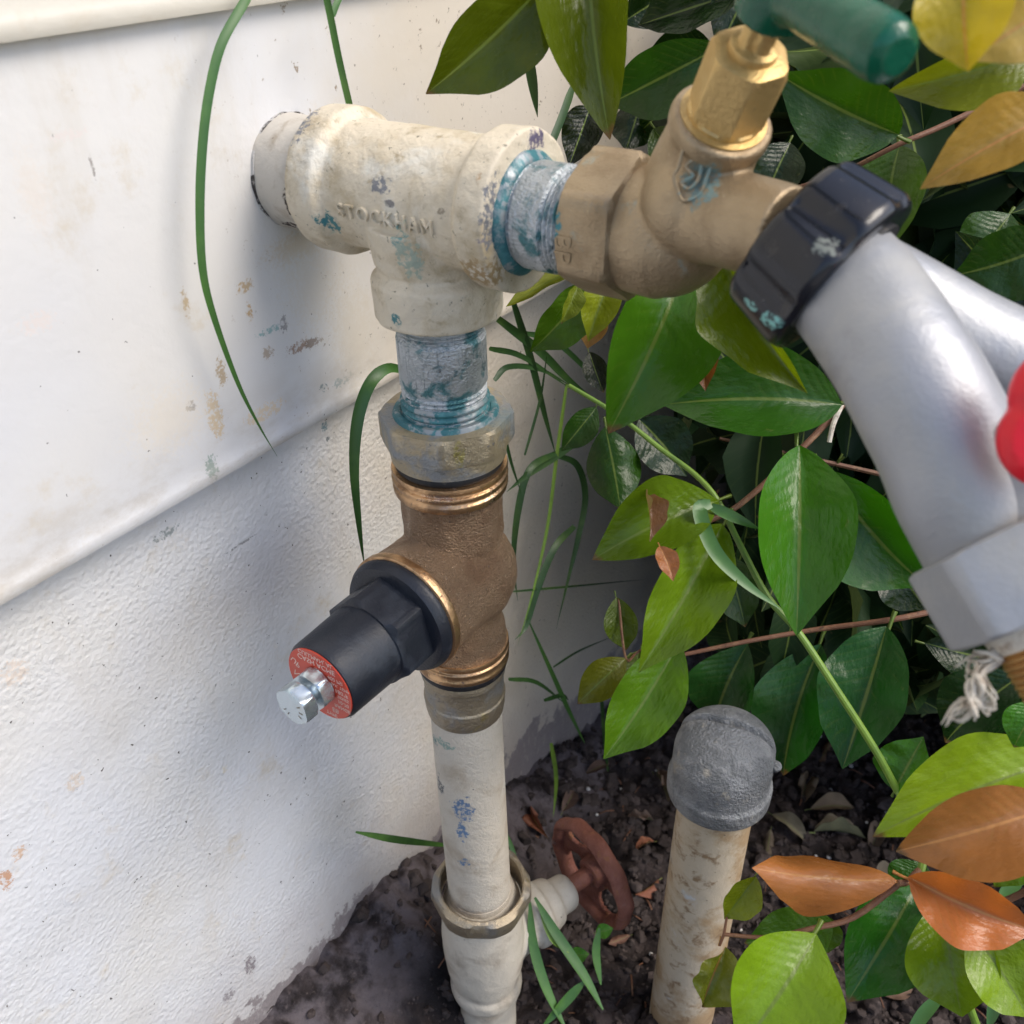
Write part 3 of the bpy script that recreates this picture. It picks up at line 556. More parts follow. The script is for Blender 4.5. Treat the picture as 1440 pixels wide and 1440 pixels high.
# ------------------------------------------------------------------ gate valve at the foot
VX = np.array([.0625, 0, -.355]); SD = norm((.36, .93, .02))
gv = thing('gate_valve', 'cream painted gate valve low in the soil with a rusty red handwheel', 'valve', (.0625, 0, -.42))
rn = [(.0025, .0185), (-.0012, .0190), (-.0015, .0205), (0, .0220, .0208), (.0060, .0228, .0208), (.0085, .0216, .0206), (.0100, .0195)]
rax = norm((-.06, .0, -1))
part('union_ring', (*lathe((.0632, 0, -.3045), rax, [(.012, .0185)]+[(-.0005, .0185), (-.0010, .0192), (-.0006, .0206), (.0006, .0222, .0212), (.0070, .0228, .0212), (.0092, .0216, .0208), (.0102, .0196)], 120, sides=6, rot=.45, cap=False),), 'old_brass', gv, 'loose brass union ring nut')
pcs = [lathe(VX, DN, rounded([(-.046, .0150), (-.040, .0178), (-.022, .0192), (-.004, .0196), (.010, .0186), (.019, .0168), (.0215, .0162), (.0235, .0178), (.0310, .0176), (.0330, .0150), (.036, .0141), (.10, .0141)], .004, 5), 64),
       lathe(VX+[0, 0, .002], SD, rounded([(.0, .0165), (.018, .0145), (.024, .0140), (.0245, .0168), (.0325, .0168), (.0335, .0135), (.041, .0120), (.0415, .0098), (.050, .0090), (.052, .007)], .0012), 48, sides=0),
       ]
part('body', fuse('valve_body', pcs, .0009, 8, .0005, 55), 'valve_cream', gv)
part('stem', (*lathe(VX+[0, 0, .004], SD, rounded([(.045, .0045), (.070, .0045), (.072, .003)], .0005), 32),), 'rust', gv, 'short stem with flaking pink paint')
WC = VX+SD*.0665+np.array([0, 0, .004]); a_, u2, w2 = frame(SD)
wm = MB(); R1 = .0268
ringp = []
for i in range(64):
    t = 2*math.pi*i/64; ringp.append((t, R1+.0007*math.sin(10*t)))
nn = 12
for t, r in ringp:
    for j in range(nn):
        q = 2*math.pi*j/nn; rr = r+.0029*math.cos(q); wm.v.append(tuple(WC+SD*(.0046*math.sin(q)-.0015)+u2*rr*math.cos(t)+w2*rr*math.sin(t)))
for i in range(64):
    for j in range(nn): wm.f.append((i*nn+j, i*nn+(j+1) % nn, ((i+1) % 64)*nn+(j+1) % nn, ((i+1) % 64)*nn+j))
wheel = part('handwheel', (wm.v, wm.f), 'rust', gv)
# webbed disc with openings between five spokes
pcs = []
wb_ = MB(); NR, NA = 16, 120
for i in range(NR+1):
    r = .006+(.0262-.006)*i/NR
    for j in range(NA):
        t = 2*math.pi*j/NA; wb_.v.append(tuple(WC+SD*(.0045*(1-(i/NR))**1.0-.0005)+u2*r*math.cos(t)+w2*r*math.sin(t)))
for i in range(NR):
    for j in range(NA):
        q = (j % 30)/30; rr = (i+.5)/NR
        if ((q-.5)/.36)**2+((rr-.58)/.34)**2 < 1: continue
        wb_.f.append((i*NA+j, (i+1)*NA+j, (i+1)*NA+(j+1) % NA, i*NA+(j+1) % NA))
wo = part('web', (wb_.v, wb_.f), 'rust', wheel, 'dished web with four openings'); md = wo.modifiers.new('t', 'SOLIDIFY'); md.thickness = .0022; md.offset = 0
part('hub', (*lathe(WC, SD, rounded([(-.0035, .005), (-.0035, .0078), (.004, .0085), (.008, .0075), (.008, .003)], .001), 32),), 'rust', wheel)
# ------------------------------------------------------------------ capped pipe
pt = P(1016, 1072, .392); pb = P(955, 1440, .502); pax = norm(pb-pt)
cpz = thing('capped_pipe', 'stained cream standpipe with a grey oxidised screw cap, right of the riser', 'pipe', pb+pax*.03)
part('pipe', (*sweep([pt, pt+pax*.07, pb, pb+pax*.08], [.0158, .0160, .0162, .0165], 72, sub=14),), 'capped_pipe', cpz)
cpf = [(-.0218, .0004)]+[(-.0218+.0085*(1-math.cos(a)), .0004+.0125*math.sin(a)) for a in np.linspace(.12, 1.45, 16)]
cpf = [(-.0185, .0004)]+[(-.0185+.0125*(1-math.cos(a)), .0203*math.sin(a)**.72) for a in np.linspace(.03, 1.5, 60)]+[(-.004+.0013*i, .0203) for i in range(9)]+rounded([(.0078, .0203), (.0092, .0216), (.0165, .0214), (.0180, .0202), (.0182, .0155)], .0012, 5)
V, F = lathe(pt, pax, cpf, 240)
bk = norm(np.array([-.20, 1, 0])); V = [np.array(p) for p in V]; nv = []
for p in V:                                       # the crown steps up across a seam and slopes off towards the viewer
    q = p-pt; s_ = q@pax; f_ = q@bk; h_ = max(0, min(1, (-s_+.002)/.008))
    st = 1/(1+math.exp(min(60, max(-60, -(f_-.0045)/.00035)))); nv.append(p-pax*(.0020*st*h_) + pax*(.0036*h_*max(0, -(f_-.0045))/.018) + pax*.0022*h_*math.exp(-((f_-.0045)/.0007)**2))
part('cap', (nv, F, 50), 'cap_grey', cpz)
rv = norm(ray(1100, 1035)); side = norm(np.cross(pax, rv))
part('weld_blob', (*ball(pt-pax*.006+side*-.0205*(1 if (proj(pt-side*.02)[0] > 1016) else -1), .0026, (1, 1, .8)),), 'cap_grey', cpz)
# ------------------------------------------------------------------ garden tap
tap = thing('garden_tap', 'bronze garden tap with green handle screwed to the right end of the tee', 'tap', (.125, 0, 0))
TB = np.array([.1295, 0, .0015])
part('hex_inlet', (*lathe((0, 0, .001), X1, [(.1106, .0140), (.1108, .0163, .0157), (.1116, .0177, .0158), (.1232, .0179, .0158), (.1242, .0170, .0157), (.1248, .0150)], 120, sides=6, rot=math.radians(-3), up=(0, 0, 1)),), 'tap_bronze', tap)
nk0 = P(962, 290, .222); nk1 = P(1014, 172, .1995); nd = norm(nk1-nk0)
ou0 = P(965, 292, .214); ou1 = P(1108, 330, .196)
pcs = [lathe((0, 0, .001), X1, [(.118, .0148), (.133, .0150)], 48), ball(TB+[.001, 0, 0], .0152, (1.15, 1, 1)), 
       sweep([nk0, nk1-nd*.0015], [.0122, .0101], 48), lathe(nk1, nd, rounded([(-.004, .0098), (-.0025, .0109), (.0012, .0110), (.0014, .0092)], .0006), 48),
       sweep([ou0, ou1], [.0108, .0096], 48), ball(P(978, 285, .212), .0122)]
part('body', fuse('tap_body', pcs, .00055, 9, .0002, 90), 'tap_bronze', tap)
bon = lathe(nk1, nd, [(-.001, .0090), (.0018, .0094), (.0020, .0080), (.0026, .0080), (.0030, .0084, .0074), (.0042, .00855, .0074), (.0158, .00855, .0074), (.0170, .0078, .0073), (.0176, .0060), (.0177, .0030)], 96, sides=6, rot=.75)
bo = part('bonnet', (*bon,), 'yellow_brass', tap, 'bright yellow brass hex bonnet')
part('stem', (*lathe(nk1, nd, rounded([(.017, .0050), (.0190, .0049), (.0194, .0036), (.034, .0035), (.036, .003)], .0003), 48, rfun=lambda th, s: 1-.16*(np.abs(np.sin(2*th))**6 if s > .0195 else 0)),), 'yellow_brass', bo)
hc = nk1+nd*.0315; he = P(1250, 72, .150); hd = norm(he-hc)
hb = [hc-hd*.020, hc-hd*.017, hc-hd*.009, hc, hc+hd*.008, hc+(he-hc)*.72, he-hd*.002, he+hd*.001, he+hd*.0026]
part('handle', fuse('tap_handle', [sweep(hb, [.0036, .0050, .0050, .0058, .0050, .0052, .0053, .0048, .0030], 40, sub=4), lathe(nk1, nd, [(.0258, .0068), (.0375, .0075)], 40)], .0004, 5), 'green_paint', tap, 'glossy green painted tee handle')
# letters on the hex flat and the shield badge on the neck
V, F = text_mesh('BP', .0066, .00025, 1.0)
fn = norm(np.array([0, -math.cos(math.radians(32)), -math.sin(math.radians(32))*1.0])); rd = np.cross(X1, fn)
if rd[2] > 0: rd = -rd
best = None
for ang in range(-60, 61):                        # the flat that faces the camera
    d_ = np.array([0, -math.cos(math.radians(ang)), math.sin(math.radians(ang))])
rotv = -3
a_, uu, ww = frame(X1, (0, 0, 1)); flats = [rotv+30+60*k for k in range(6)]
cands = []
for fa in flats:
    d_ = uu*math.cos(math.radians(fa))+ww*math.sin(math.radians(fa)); c_ = np.array([.117, 0, .001])+d_*.0158
    cands.append((d_@norm(CAM-c_), fa, d_))
fsel = [c for c in cands if c[1] == 87][0]; d_ = fsel[2]; down = np.cross(X1, d_)
if down[2] > 0: down = -down
part('lettering', ([np.array([.1128, 0, .001])+d_*(.0158+p[2])+down*(p[0]+.0030)+np.array(X1)*(p[1]) for p in V], F, 30), 'tap_bronze', tap)
bc = P(972, 243, .1985)
def badge(c, nrm_, up_, pts, mat, par):
    n_, u3, w3 = frame(nrm_, up_); pp = [c+u3*y*.001+w3*x*.001 for x, y in pts]; pp.append(pp[0])
    q = sweep(pp, .00045, 8, sub=3); return part('badge', (*q,), mat, par)
bn = norm(CAM-bc)
badge(bc, bn, nd, [(-3.6, 4.6), (-1.5, 3.8), (0, 4.8), (2.0, 3.7), (3.4, 3.6), (2.9, 0), (3.1, -2), (1.2, -4.2), (-.6, -5.6), (-2.8, -4.2), (-3.5, -2.2), (-3.2, 1)], 'tap_bronze', tap)
badge(bc, bn, nd, [(-1.4, 2.2), (.6, 2.4), (1.6, .6), (-.6, -.4), (1.2, -2.6), (-.8, -3), (-1.8, -1)], 'tap_bronze', tap)
# ------------------------------------------------------------------ hose splitter
sp = thing('hose_splitter', 'matt silver two way hose splitter with red lever, hanging from the tap', 'hose splitter', P(1300, 600, .178))
c0 = P(1106, 324, .1945); c1 = P(1188, 394, .191); cdv = norm(c1-c0); cl = np.linalg.norm(c1-c0)
def lobes(th, s): return 1-.085*np.clip(np.cos(th*7+.6), 0, 1)**1.5*(1 if 0.001 < s < cl-.0015 else .6)
part('coupling', (*lathe(c0, cdv, rounded([(0, .0105), (0, .0164), (.0015, .0174), (cl*.55, .0184), (cl-.002, .0190), (cl, .0180), (cl, .010)], .0007), 140, rfun=lobes),), 'black_gloss', sp, 'glossy black ribbed swivel coupling')
part('coupling_seam', (*lathe(c0, cdv, rounded([(cl-.0004, .0135), (cl+.0008, .0137), (cl+.0009, .011)], .0003), 64),), 'rubber', sp)
leg1 = [P(1172, 378, .1915), P(1204, 418, .186), P(1268, 510, .176), P(1322, 610, .174), P(1356, 690, .1735), P(1392, 765, .175), P(1420, 812, .176)]
leg2 = [P(1195, 398, .192), P(1262, 432, .193), P(1345, 480, .193), P(1450, 530, .192), P(1560, 580, .190)]
bossd = norm(CAM-P(1450, 700, .17)+RC@np.array([.015, -.02, 0])); bc0 = P(1455, 672, .165)
pcs = [sweep(leg1, [.0118, .0124, .0122, .0124, .0125, .0122, .0120], 56, sub=6), sweep(leg2, [.0112, .0110, .0112, .0115, .0118], 56, sub=6),
       lathe(bc0-bossd*.012, bossd, [(0, .0112), (.013, .0098)], 48)]
part('body', fuse('splitter_body', pcs, .00055, 5, .0002, 50), 'silver', sp)
part('dial', (*lathe(bc0+bossd*.002, bossd, rounded([(0, .0104), (.0010, .0112), (.0030, .0112), (.0038, .0102), (.0038, .003)], .0005), 64),), 'silver', sp, 'round grey boss under the lever')
rc = P(1478, 618, .152)
lev = [lathe(rc, bossd, rounded([(-.004, .0072), (-.0015, .0080), (.0030, .0078), (.0045, .006)], .0008), 64), sweep([rc, P(1468, 570, .152), P(1478, 540, .151), P(1530, 505, .150)], [.0040, .0052, .0055, .0052], 28, sub=4)]
part('lever', fuse('lever', lev, .0005, 4), 'red_plastic', sp, 'bright red shut-off lever')
bd = norm(P(1506, 938, .180)-P(1390, 754, .1735)); bb = P(1390, 754, .1735)
vb_ = norm(bb-CAM); bd = norm(bd-vb_*(bd@vb_))
part('hex_outlet', (*lathe(bb, bd, rounded([(0, .0105), (.0000, .0146, .0138), (.0006, .0158, .0142), (.0152, .0160, .0142), (.0158, .0148, .0138), (.0162, .009)], .0003), 96, sides=6, rot=.3),), 'silver', sp)
part('tape_wrap', (*sweep([bb+bd*.0155, bb+bd*.0195], [.0105, .0100], 40),), 'tape', sp, 'white thread tape wound above the brass')
part('brass_outlet', (*lathe(bb, bd, [(.0185, .0090)]+threads(.0190, .0290, .0098, .0012, .0005)+rounded([(.0300, .0094), (.0340, .0100), (.0450, .0098), (.047, .006)], .0004), 64),), 'orange_brass', sp)
st = MB(); base = [P(1392, 925, .170), P(1376, 950, .168), P(1388, 985, .167), P(1368, 992, .168), P(1350, 1000, .169), P(1330, 1016, .170)]
for k in range(11):
    j = lambda s_=.0009: np.array([random.gauss(0, s_) for _ in range(3)])
    sub = base[:random.choice([4, 5, 6, 6])]; st.add(*sweep([p+j() for p in sub], [random.uniform(.0003, .0006)]*(len(sub)-1)+[.0001], 6, sub=4, flat=.45))
for k in range(5): st.add(*sweep([P(1376, 950, .168)+j(), P(1364, 968, .167)+j(), P(1372, 985, .167)+j(), P(1370, 995, .168)+j()], [.0006, .0005, .0005, .0002], 6, sub=4))
for k in range(4): st.add(*sweep([P(1405, 922, .169)+j(.0012), P(1392, 930, .169)+j(.0012), P(1378, 925, .170)+j(.0015), P(1366, 930, .17)+j(.002)], [.0007, .0006, .0004, .0001], 6, sub=4))
part('tape_strand', (st.v, st.f, 0), 'tape', sp, 'frayed white strand of thread tape hanging down')

# ------------------------------------------------------------------ leaves
def leaf_mesh(name, nu, nv, fold, bend, wave, tipw, skew=0., curl=0., pet=.12, wpos=.5):
    V = []; F = []; UV = []
    for i in range(nu+1):
        u = i/nu
        a = u**(math.log(.5)/math.log(wpos))
        h = math.sin(math.pi*a)**.80 if 0 < u < 1 else 0
        h *= 1-tipw*max(0, (u-.78)/.22)**1.0*.55
        h = max(h, .012)
        for j in range(nv+1):
            v = j/nv-.5; y = v*h
            z = fold*abs(y)*2 - bend*((u-.35)**2-.12) + wave*math.sin(u*17+(2 if v > 0 else 0))*abs(v)*2*h + curl*(y*2)**2
            z += .0035*math.sin(u*46-abs(v)*9+skew*20)*abs(v)*h
            V.append((u, y+skew*(u-.5)**2, z)); UV.append((u, j/nv))
    for i in range(nu):
        for j in range(nv): F.append((i*(nv+1)+j, (i+1)*(nv+1)+j, (i+1)*(nv+1)+j+1, i*(nv+1)+j+1))
    nleaf = len(F)
    if pet:                                        # petiole
        b0 = len(V)
        z0 = -bend*(.35**2-.12)
        for i, (x, r) in enumerate(((-pet, .020), (-pet*.5, .016), (.03, .013))):
            for q in range(5):
                t = 2*math.pi*q/5; V.append((x, r*math.cos(t)*1.6, z0+r*math.sin(t)-.012-(.02*(1 if i == 0 else 0)))); UV.append((.5, .5))
        for i in range(2):
            for q in range(5): F.append((b0+i*5+q, b0+i*5+(q+1) % 5, b0+(i+1)*5+(q+1) % 5, b0+(i+1)*5+q))
    me = bpy.data.meshes.new(name); me.from_pydata(V, [], F); me.update()
    uvl = me.uv_layers.new(name='UVMap'); li = np.empty(len(me.loops), dtype=np.int32); me.loops.foreach_get('vertex_index', li)
    uvl.data.foreach_set('uv', np.array(UV)[li].ravel()); me.polygons.foreach_set('use_smooth', [True]*len(me.polygons))
    return me, V, F, UV
variants = []
for i, (fo, be, wa, tw, sk, cu, wp) in enumerate([(.10, .35, .02, .6, .10, .1, .48), (.16, .15, .03, .7, -.12, 0, .46), (.06, .55, .02, .5, .06, .2, .52), (.22, .30, .04, .8, .15, .05, .45), (.02, -.25, .03, .6, -.06, -.25, .5), (.13, .05, .05, .9, .0, .1, .42)]):
    variants.append(leaf_mesh('leaf', 22, 10, fo, be, wa, tw, sk, cu, wpos=wp)[0])
curled = leaf_mesh('leaf', 22, 10, .9, .6, .10, .8, .5, -.6, wpos=.5)[0]
for me in variants+[curled]: me.materials.append(MT['leaf'])
variants_red = []
for me in variants: q = me.copy(); q.materials.clear(); q.materials.append(MT['leaf_red']); variants_red.append(q)
variants_back = []
for me in variants: q = me.copy(); q.materials.clear(); q.materials.append(MT['leaf_back']); variants_back.append(q)
shrub = thing('shrub', 'leafy evergreen shrub with glossy green and orange young leaves filling the right side', 'shrub', (.30, .32, -.43))
bpy.context.view_layer.update()
SB = np.array(shrub.location)
def put_leaf(B, T, W, me, col, roll=0., parent=shrub, label=None, face=None):
    B, T = np.array(B), np.array(T); L = np.linalg.norm(T-B); x = (T-B)/L
    v = norm(face) if face is not None else norm(CAM-(B+T)/2)
    z = norm(v-x*(v@x)); y = np.cross(z, x); r = math.radians(roll); z, y = z*math.cos(r)+y*math.sin(r), y*math.cos(r)-z*math.sin(r)
    o = bpy.data.objects.new('leaf', me); COL.objects.link(o)
    if parent is not None: o.parent = parent; B = B-np.array(wloc(parent))
    M = Matrix(((x[0]*L, y[0]*W, z[0]*L, B[0]), (x[1]*L, y[1]*W, z[1]*L, B[1]), (x[2]*L, y[2]*W, z[2]*L, B[2]), (0, 0, 0, 1)))
    o.matrix_basis = M; o.color = (*col, 1)
    if label: o['label'] = label
    return o
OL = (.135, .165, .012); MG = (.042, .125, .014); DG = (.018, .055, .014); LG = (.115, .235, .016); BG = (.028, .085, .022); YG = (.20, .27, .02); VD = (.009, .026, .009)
ORG = (.47, .19, .045); TAN = (.42, .20, .055); YEL = (.50, .38, .02); RED = (.36, .10, .025)
# (base px, tip px, width px, base depth, tip depth, roll, colour, variant, young?)
LV = [
 ((785, -40), (603, 137), 112, .262, .272, 14, (.050, .078, .008), 1), ((828, -90), (846, 173), 117, .27, .262, -10, (.060, .092, .008), 2),
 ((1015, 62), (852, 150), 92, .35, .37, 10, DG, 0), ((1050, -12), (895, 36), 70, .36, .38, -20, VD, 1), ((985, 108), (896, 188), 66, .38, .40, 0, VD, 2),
 ((1262, 192), (1090, 108), 112, .295, .285, 12, (.025, .075, .014), 1), ((1262, 205), (1243, 348), 104, .31, .31, -18, (.035, .085, .014), 0),
 ((1470, 62), (1262, 132), 78, .23, .235, 15, (.13, .17, .03), 2), ((1352, -75), (1358, 100), 125, .145, .150, 0, YEL, 0), ((1500, -10), (1365, 82), 96, .15, .152, 12, (.55, .40, .10), 3),
 ((1500, 150), (1298, 256), 92, .20, .205, -12, (.42, .26, .05), 0), ((1480, 345), (1342, 392), 100, .27, .28, 20, DG, 1), ((1470, 440), (1340, 330), 92, .30, .30, 20, VD, 1),
 ((968, 350), (868, 603), 140, .292, .285, 14, (.04, .13, .012), 2), ((1010, 345), (1122, 556), 80, .272, .262, -25, (.10, .155, .010), 3), ((1184, 566), (936, 560), 118, .325, .325, -14, (.022, .085, .012), 0),
 ((983, 452), (992, 550), 48, .29, .288, 0, (.22, .09, .03), 5), ((838, 392), (748, 498), 64, .36, .37, 20, (.04, .10, .014), 1), ((822, 372), (712, 428), 30, .34, .35, 20, (.16, .20, .05), 4),
 ((858, 390), (826, 478), 52, .35, .35, 0, (.15, .20, .02), 3), ((812, 400), (790, 455), 26, .34, .34, 20, (.12, .17, .03), 3), ((840, 430), (826, 488), 42, .37, .37, 0, (.30, .17, .05), 2),
 ((828, 495), (848, 552), 34, .40, .40, 0, (.006, .012, .004), 0), ((852, 600), (874, 716), 76, .39, .39, 0, (.018, .060, .010), 4), ((900, 588), (968, 668), 76, .40, .40, 10, (.012, .035, .018), 1),
 ((838, 572), (790, 634), 42, .40, .40, 10, DG, 0), ((1010, 703), (838, 776), 96, .31, .30, -12, (.075, .145, .010), 2), ((1018, 738), (903, 947), 98, .31, .30, 10, (.085, .165, .010), 1),
 ((1121, 626), (1123, 890), 126, .315, .30, 12, (.035, .135, .012), 0), ((1160, 662), (1302, 838), 122, .335, .33, -14, (.022, .095, .012), 2), ((957, 905), (852, 1070), 90, .33, .325, 8, (.062, .155, .010), 1),
 ((866, 840), (880, 916), 46, .36, .36, 0, (.06, .10, .015), 0), ((880, 925), (813, 988), 52, .355, .35, 0, (.10, .12, .02), 2), ((900, 915), (880, 985), 42, .37, .37, 0, (.06, .09, .02), 1),
 ((1050, 905), (996, 1025), 92, .43, .44, -10, (.014, .065, .018), 2), ((1152, 905), (1092, 1092), 98, .42, .425, -16, (.014, .07, .018), 0), ((1250, 882), (1186, 1082), 114, .355, .35, -14, (.014, .07, .020), 1),
 ((1020, 778), (1050, 882), 62, .37, .37, 0, (.016, .045, .012), 1), ((1245, 775), (1305, 862), 80, .37, .37, 0, VD, 0), ((1440, 945), (1322, 1042), 96, .30, .31, -10, (.010, .035, .014), 2), ((1300, 905), (1400, 930), 70, .36, .36, 0, VD, 2),
 ((1258, 1112), (1298, 1036), 76, .315, .31, 12, (.035, .13, .015), 5), ((1495, 1065), (1230, 1166), 112, .270, .268, -10, (.17, .29, .02), 0),
 ((1490, 1128), (1268, 1200), 116, .245, .248, 10, (.40, .17, .045), 2), ((1262, 1240), (1052, 1226), 78, .29, .285, -14, (.50, .19, .045), 4), ((1276, 1236), (1462, 1318), 88, .29, .275, -12, (.52, .17, .045), 3),
 ((1290, 1238), (1195, 1408), 114, .315, .30, 14, (.020, .105, .016), 0), ((1322, 1262), (1352, 1436), 116, .30, .29, 0, (.11, .20, .012), 2), ((1362, 1300), (1452, 1432), 96, .285, .28, 12, (.14, .25, .02), 1),
 ((1146, 1312), (1045, 1478), 146, .285, .27, 12, (.13, .25, .014), 2), ((1172, 1300), (1048, 1330), 80, .33, .33, 14, (.045, .12, .014), 1), ((1062, 1232), (1018, 1294), 46, .30, .30, 18, (.16, .22, .02), 3),
 ((1152, 1282), (1166, 1342), 48, .335, .335, 0, (.06, .13, .02), 1), ((1455, 1165), (1400, 1250), 60, .28, .28, 10, (.10, .22, .02), 1), ((1462, 985), (1425, 1050), 60, .26, .26, 0, (.035, .14, .015), 2),
 ((1300, 1215), (1262, 1262), 70, .33, .33, 10, (.02, .075, .012), 0), ((905, 690), (918, 758), 26, .30, .29, 50, (.18, .085, .03), 3), ((928, 768), (948, 816), 30, .29, .285, 20, (.34, .13, .04), 1),
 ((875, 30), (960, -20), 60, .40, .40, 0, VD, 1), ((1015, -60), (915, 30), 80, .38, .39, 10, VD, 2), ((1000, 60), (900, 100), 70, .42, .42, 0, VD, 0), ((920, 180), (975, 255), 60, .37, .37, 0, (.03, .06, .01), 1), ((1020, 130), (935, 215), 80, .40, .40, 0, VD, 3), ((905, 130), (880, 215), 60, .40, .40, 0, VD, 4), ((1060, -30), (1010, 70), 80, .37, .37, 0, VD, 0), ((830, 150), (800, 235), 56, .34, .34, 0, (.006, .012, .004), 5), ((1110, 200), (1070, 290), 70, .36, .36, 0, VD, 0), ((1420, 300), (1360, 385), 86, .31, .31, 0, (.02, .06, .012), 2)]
nlab = {41: 'large tan young leaf at the right edge', 42: 'orange young leaf pointing left', 43: 'orange red young leaf pointing right', 8: 'blurred yellow leaf at the top right', 16: 'small red brown leaf'}
for i, (b_, t_, wd, d0, d1, ro, col, vi) in enumerate(LV):
    young = col[0] > col[1]; g_ = .92 if young else 1.12 if col[1] > .04 else .9; col = (col[0]*g_*(1 if young else 1.12), col[1]*g_, col[2]*g_*(1.2 if young else .6))
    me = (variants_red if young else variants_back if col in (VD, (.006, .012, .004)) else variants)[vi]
    dm = (d0+d1)/2; W = wd*dm/FPX/math.cos(math.radians(min(abs(ro), 40)))/ .97
    put_leaf(P(*b_, d0), P(*t_, d1), W, me, col, ro, label=nlab.get(i))
q = curled.copy(); q.materials.clear(); q.materials.append(MT['leaf_red'])
put_leaf(P(1012, 1328, .30), P(985, 1418, .295), .016, q, (.20, .22, .03), 25, label='small curled yellow green leaf')
# branches and stems that show
def br(pts, r0, r1, mat, d=None, par=shrub, name='branch', n=10):
    pp = [P(*p) if len(p) == 3 else p for p in pts]; return part(name, (*sweep(pp, np.linspace(r0, r1, len(pp)), n, sub=4),), mat, par)
br([(1460, 112, .30), (1330, 175, .30), (1264, 203, .30), (1190, 240, .31), (1110, 268, .33)], .0010, .0007, 'twig')
br([(1205, 540, .34), (1184, 570, .335), (1130, 628, .33), (1040, 710, .325), (985, 738, .32), (935, 768, .315)], .0013, .0008, 'twig')
br([(1184, 568, .335), (1172, 596, .33), (1166, 622, .33)], .0010, .0008, 'tape', name='bark_flake')
br([(955, 922, .37), (1050, 902, .37), (1150, 885, .37), (1250, 872, .36), (1330, 856, .36)], .0008, .0012, 'twig')
br([(800, 542, .335), (866, 582, .33), (930, 632, .325), (978, 668, .32), (1010, 705, .315), (1040, 765, .315), (1080, 840, .312), (1122, 888, .31), (1170, 960, .31), (1228, 1050, .312), (1262, 1112, .315)], .0008, .0013, 'stem_green')
br([(1018, 1314, .30), (1080, 1318, .30), (1140, 1306, .295), (1200, 1290, .295), (1262, 1244, .292)], .0006, .0011, 'twig')
br([(1292, 1225, .30), (1276, 1240, .292), (1262, 1242, .29)], .0012, .0010, 'twig')
br([(1262, 1112, .315), (1300, 1180, .305), (1295, 1238, .30), (1320, 1300, .31), (1380, 1460, .34)], .0012, .0014, 'stem_green')
br([(1105, 1320, .34), (1112, 1276, .34)], .0006, .0005, 'twig')
br([(1018, 1314, .30), (1022, 1290, .30)], .0005, .0004, 'twig'); br([(1018, 1314, .30), (1012, 1330, .30)], .0005, .0004, 'twig')
br([(1480, -70, .15), (1560, -60, .20), (1560, 40, .26), (1460, 112, .30)], .0008, .0011, 'twig'); br([(1352, -80, .145), (1430, -110, .148), (1480, -70, .15)], .0006, .0008, 'twig'); br([(1500, -10, .15), (1540, -30, .165)], .0006, .0008, 'twig')
br([(785, -42, .262), (810, -100, .268), (828, -92, .27)], .0006, .0006, 'twig'); br([(810, -100, .268), (900, -140, .29), (1010, -110, .33), (1100, -40, .40)], .0008, .0014, 'twig')
br([(968, 348, .292), (1010, 344, .275), (1080, 300, .33), (1110, 268, .33)], .0006, .0009, 'twig'); br([(1498, 150, .20), (1540, 130, .24), (1460, 112, .30)], .0007, .0010, 'twig')
br([(1184, 568, .335), (1230, 520, .37), (1290, 470, .45)], .0010, .0016, 'twig'); br([(1330, 856, .36), (1400, 840, .42), (1460, 800, .50)], .0012, .0018, 'twig')
br([(957, 906, .33), (900, 915, .37), (880, 926, .355), (870, 842, .36)], .0005, .0005, 'twig'); br([(957, 906, .33), (955, 922, .37)], .0006, .0007, 'twig')
br([(1490, 1128, .245), (1520, 1180, .27), (1450, 1250, .30), (1320, 1300, .31)], .0008, .0012, 'twig'); br([(1495, 1065, .27), (1530, 1130, .28), (1520, 1180, .27)], .0007, .0009, 'twig')
# woody stems down to the soil
for (tx, ty, tz) in ((.22, .30, .10), (.33, .40, .25), (.45, .30, .20), (.30, .55, .30), (.55, .55, .3), (.42, .75, .4)):
    s0 = SB+np.array([random.uniform(-.04, .04), random.uniform(-.03, .05), -.01]); e0 = np.array([tx, ty, tz]); mid_ = (s0+e0)/2+np.array([random.uniform(-.03, .03), .03, 0])
    part('trunk', (*sweep([s0, mid_, e0], [.006, .0045, .002], 10, sub=6),), 'twig', shrub)
# background foliage: twigs bearing opposite leaves; the nearest 230 leaves are parts, the rest one mass
lo, LVv, LVf, LUV = leaf_mesh('leaf_low', 6, 4, .14, .35, .03, .6, pet=0)
LVv = np.array(LVv)
def ok(p):
    x, y, d = proj(p)
    if p[2] < gz(p[0], p[1])+.03 or p[0] < .045: return False
    if d < (.345 if y < 330 else .40): return False
    if -50 < x < 1500 and -50 < y < 1500:
        lim = 905 if y < 560 else 900 if y < 700 else 960
        if x < lim+25: return False
        if y > 1010 - (x-960)*.02: return False
    return True
nparts = 0; mass = []
def leafpair(pt, ax, size):
    out = []
    for sgn in (-1, 1):
        side_ = norm(np.cross(ax, norm(rng.normal(size=3)))); d_ = norm(ax*.45+side_*.9*sgn+np.array([0, 0, -.75])+rng.normal(size=3)*.25)
        out.append((pt, pt+d_*size*rng.uniform(.8, 1.15), norm(np.array([0.35, -.5, .65])+rng.normal(size=3)*.55)))
    return out
allv = []
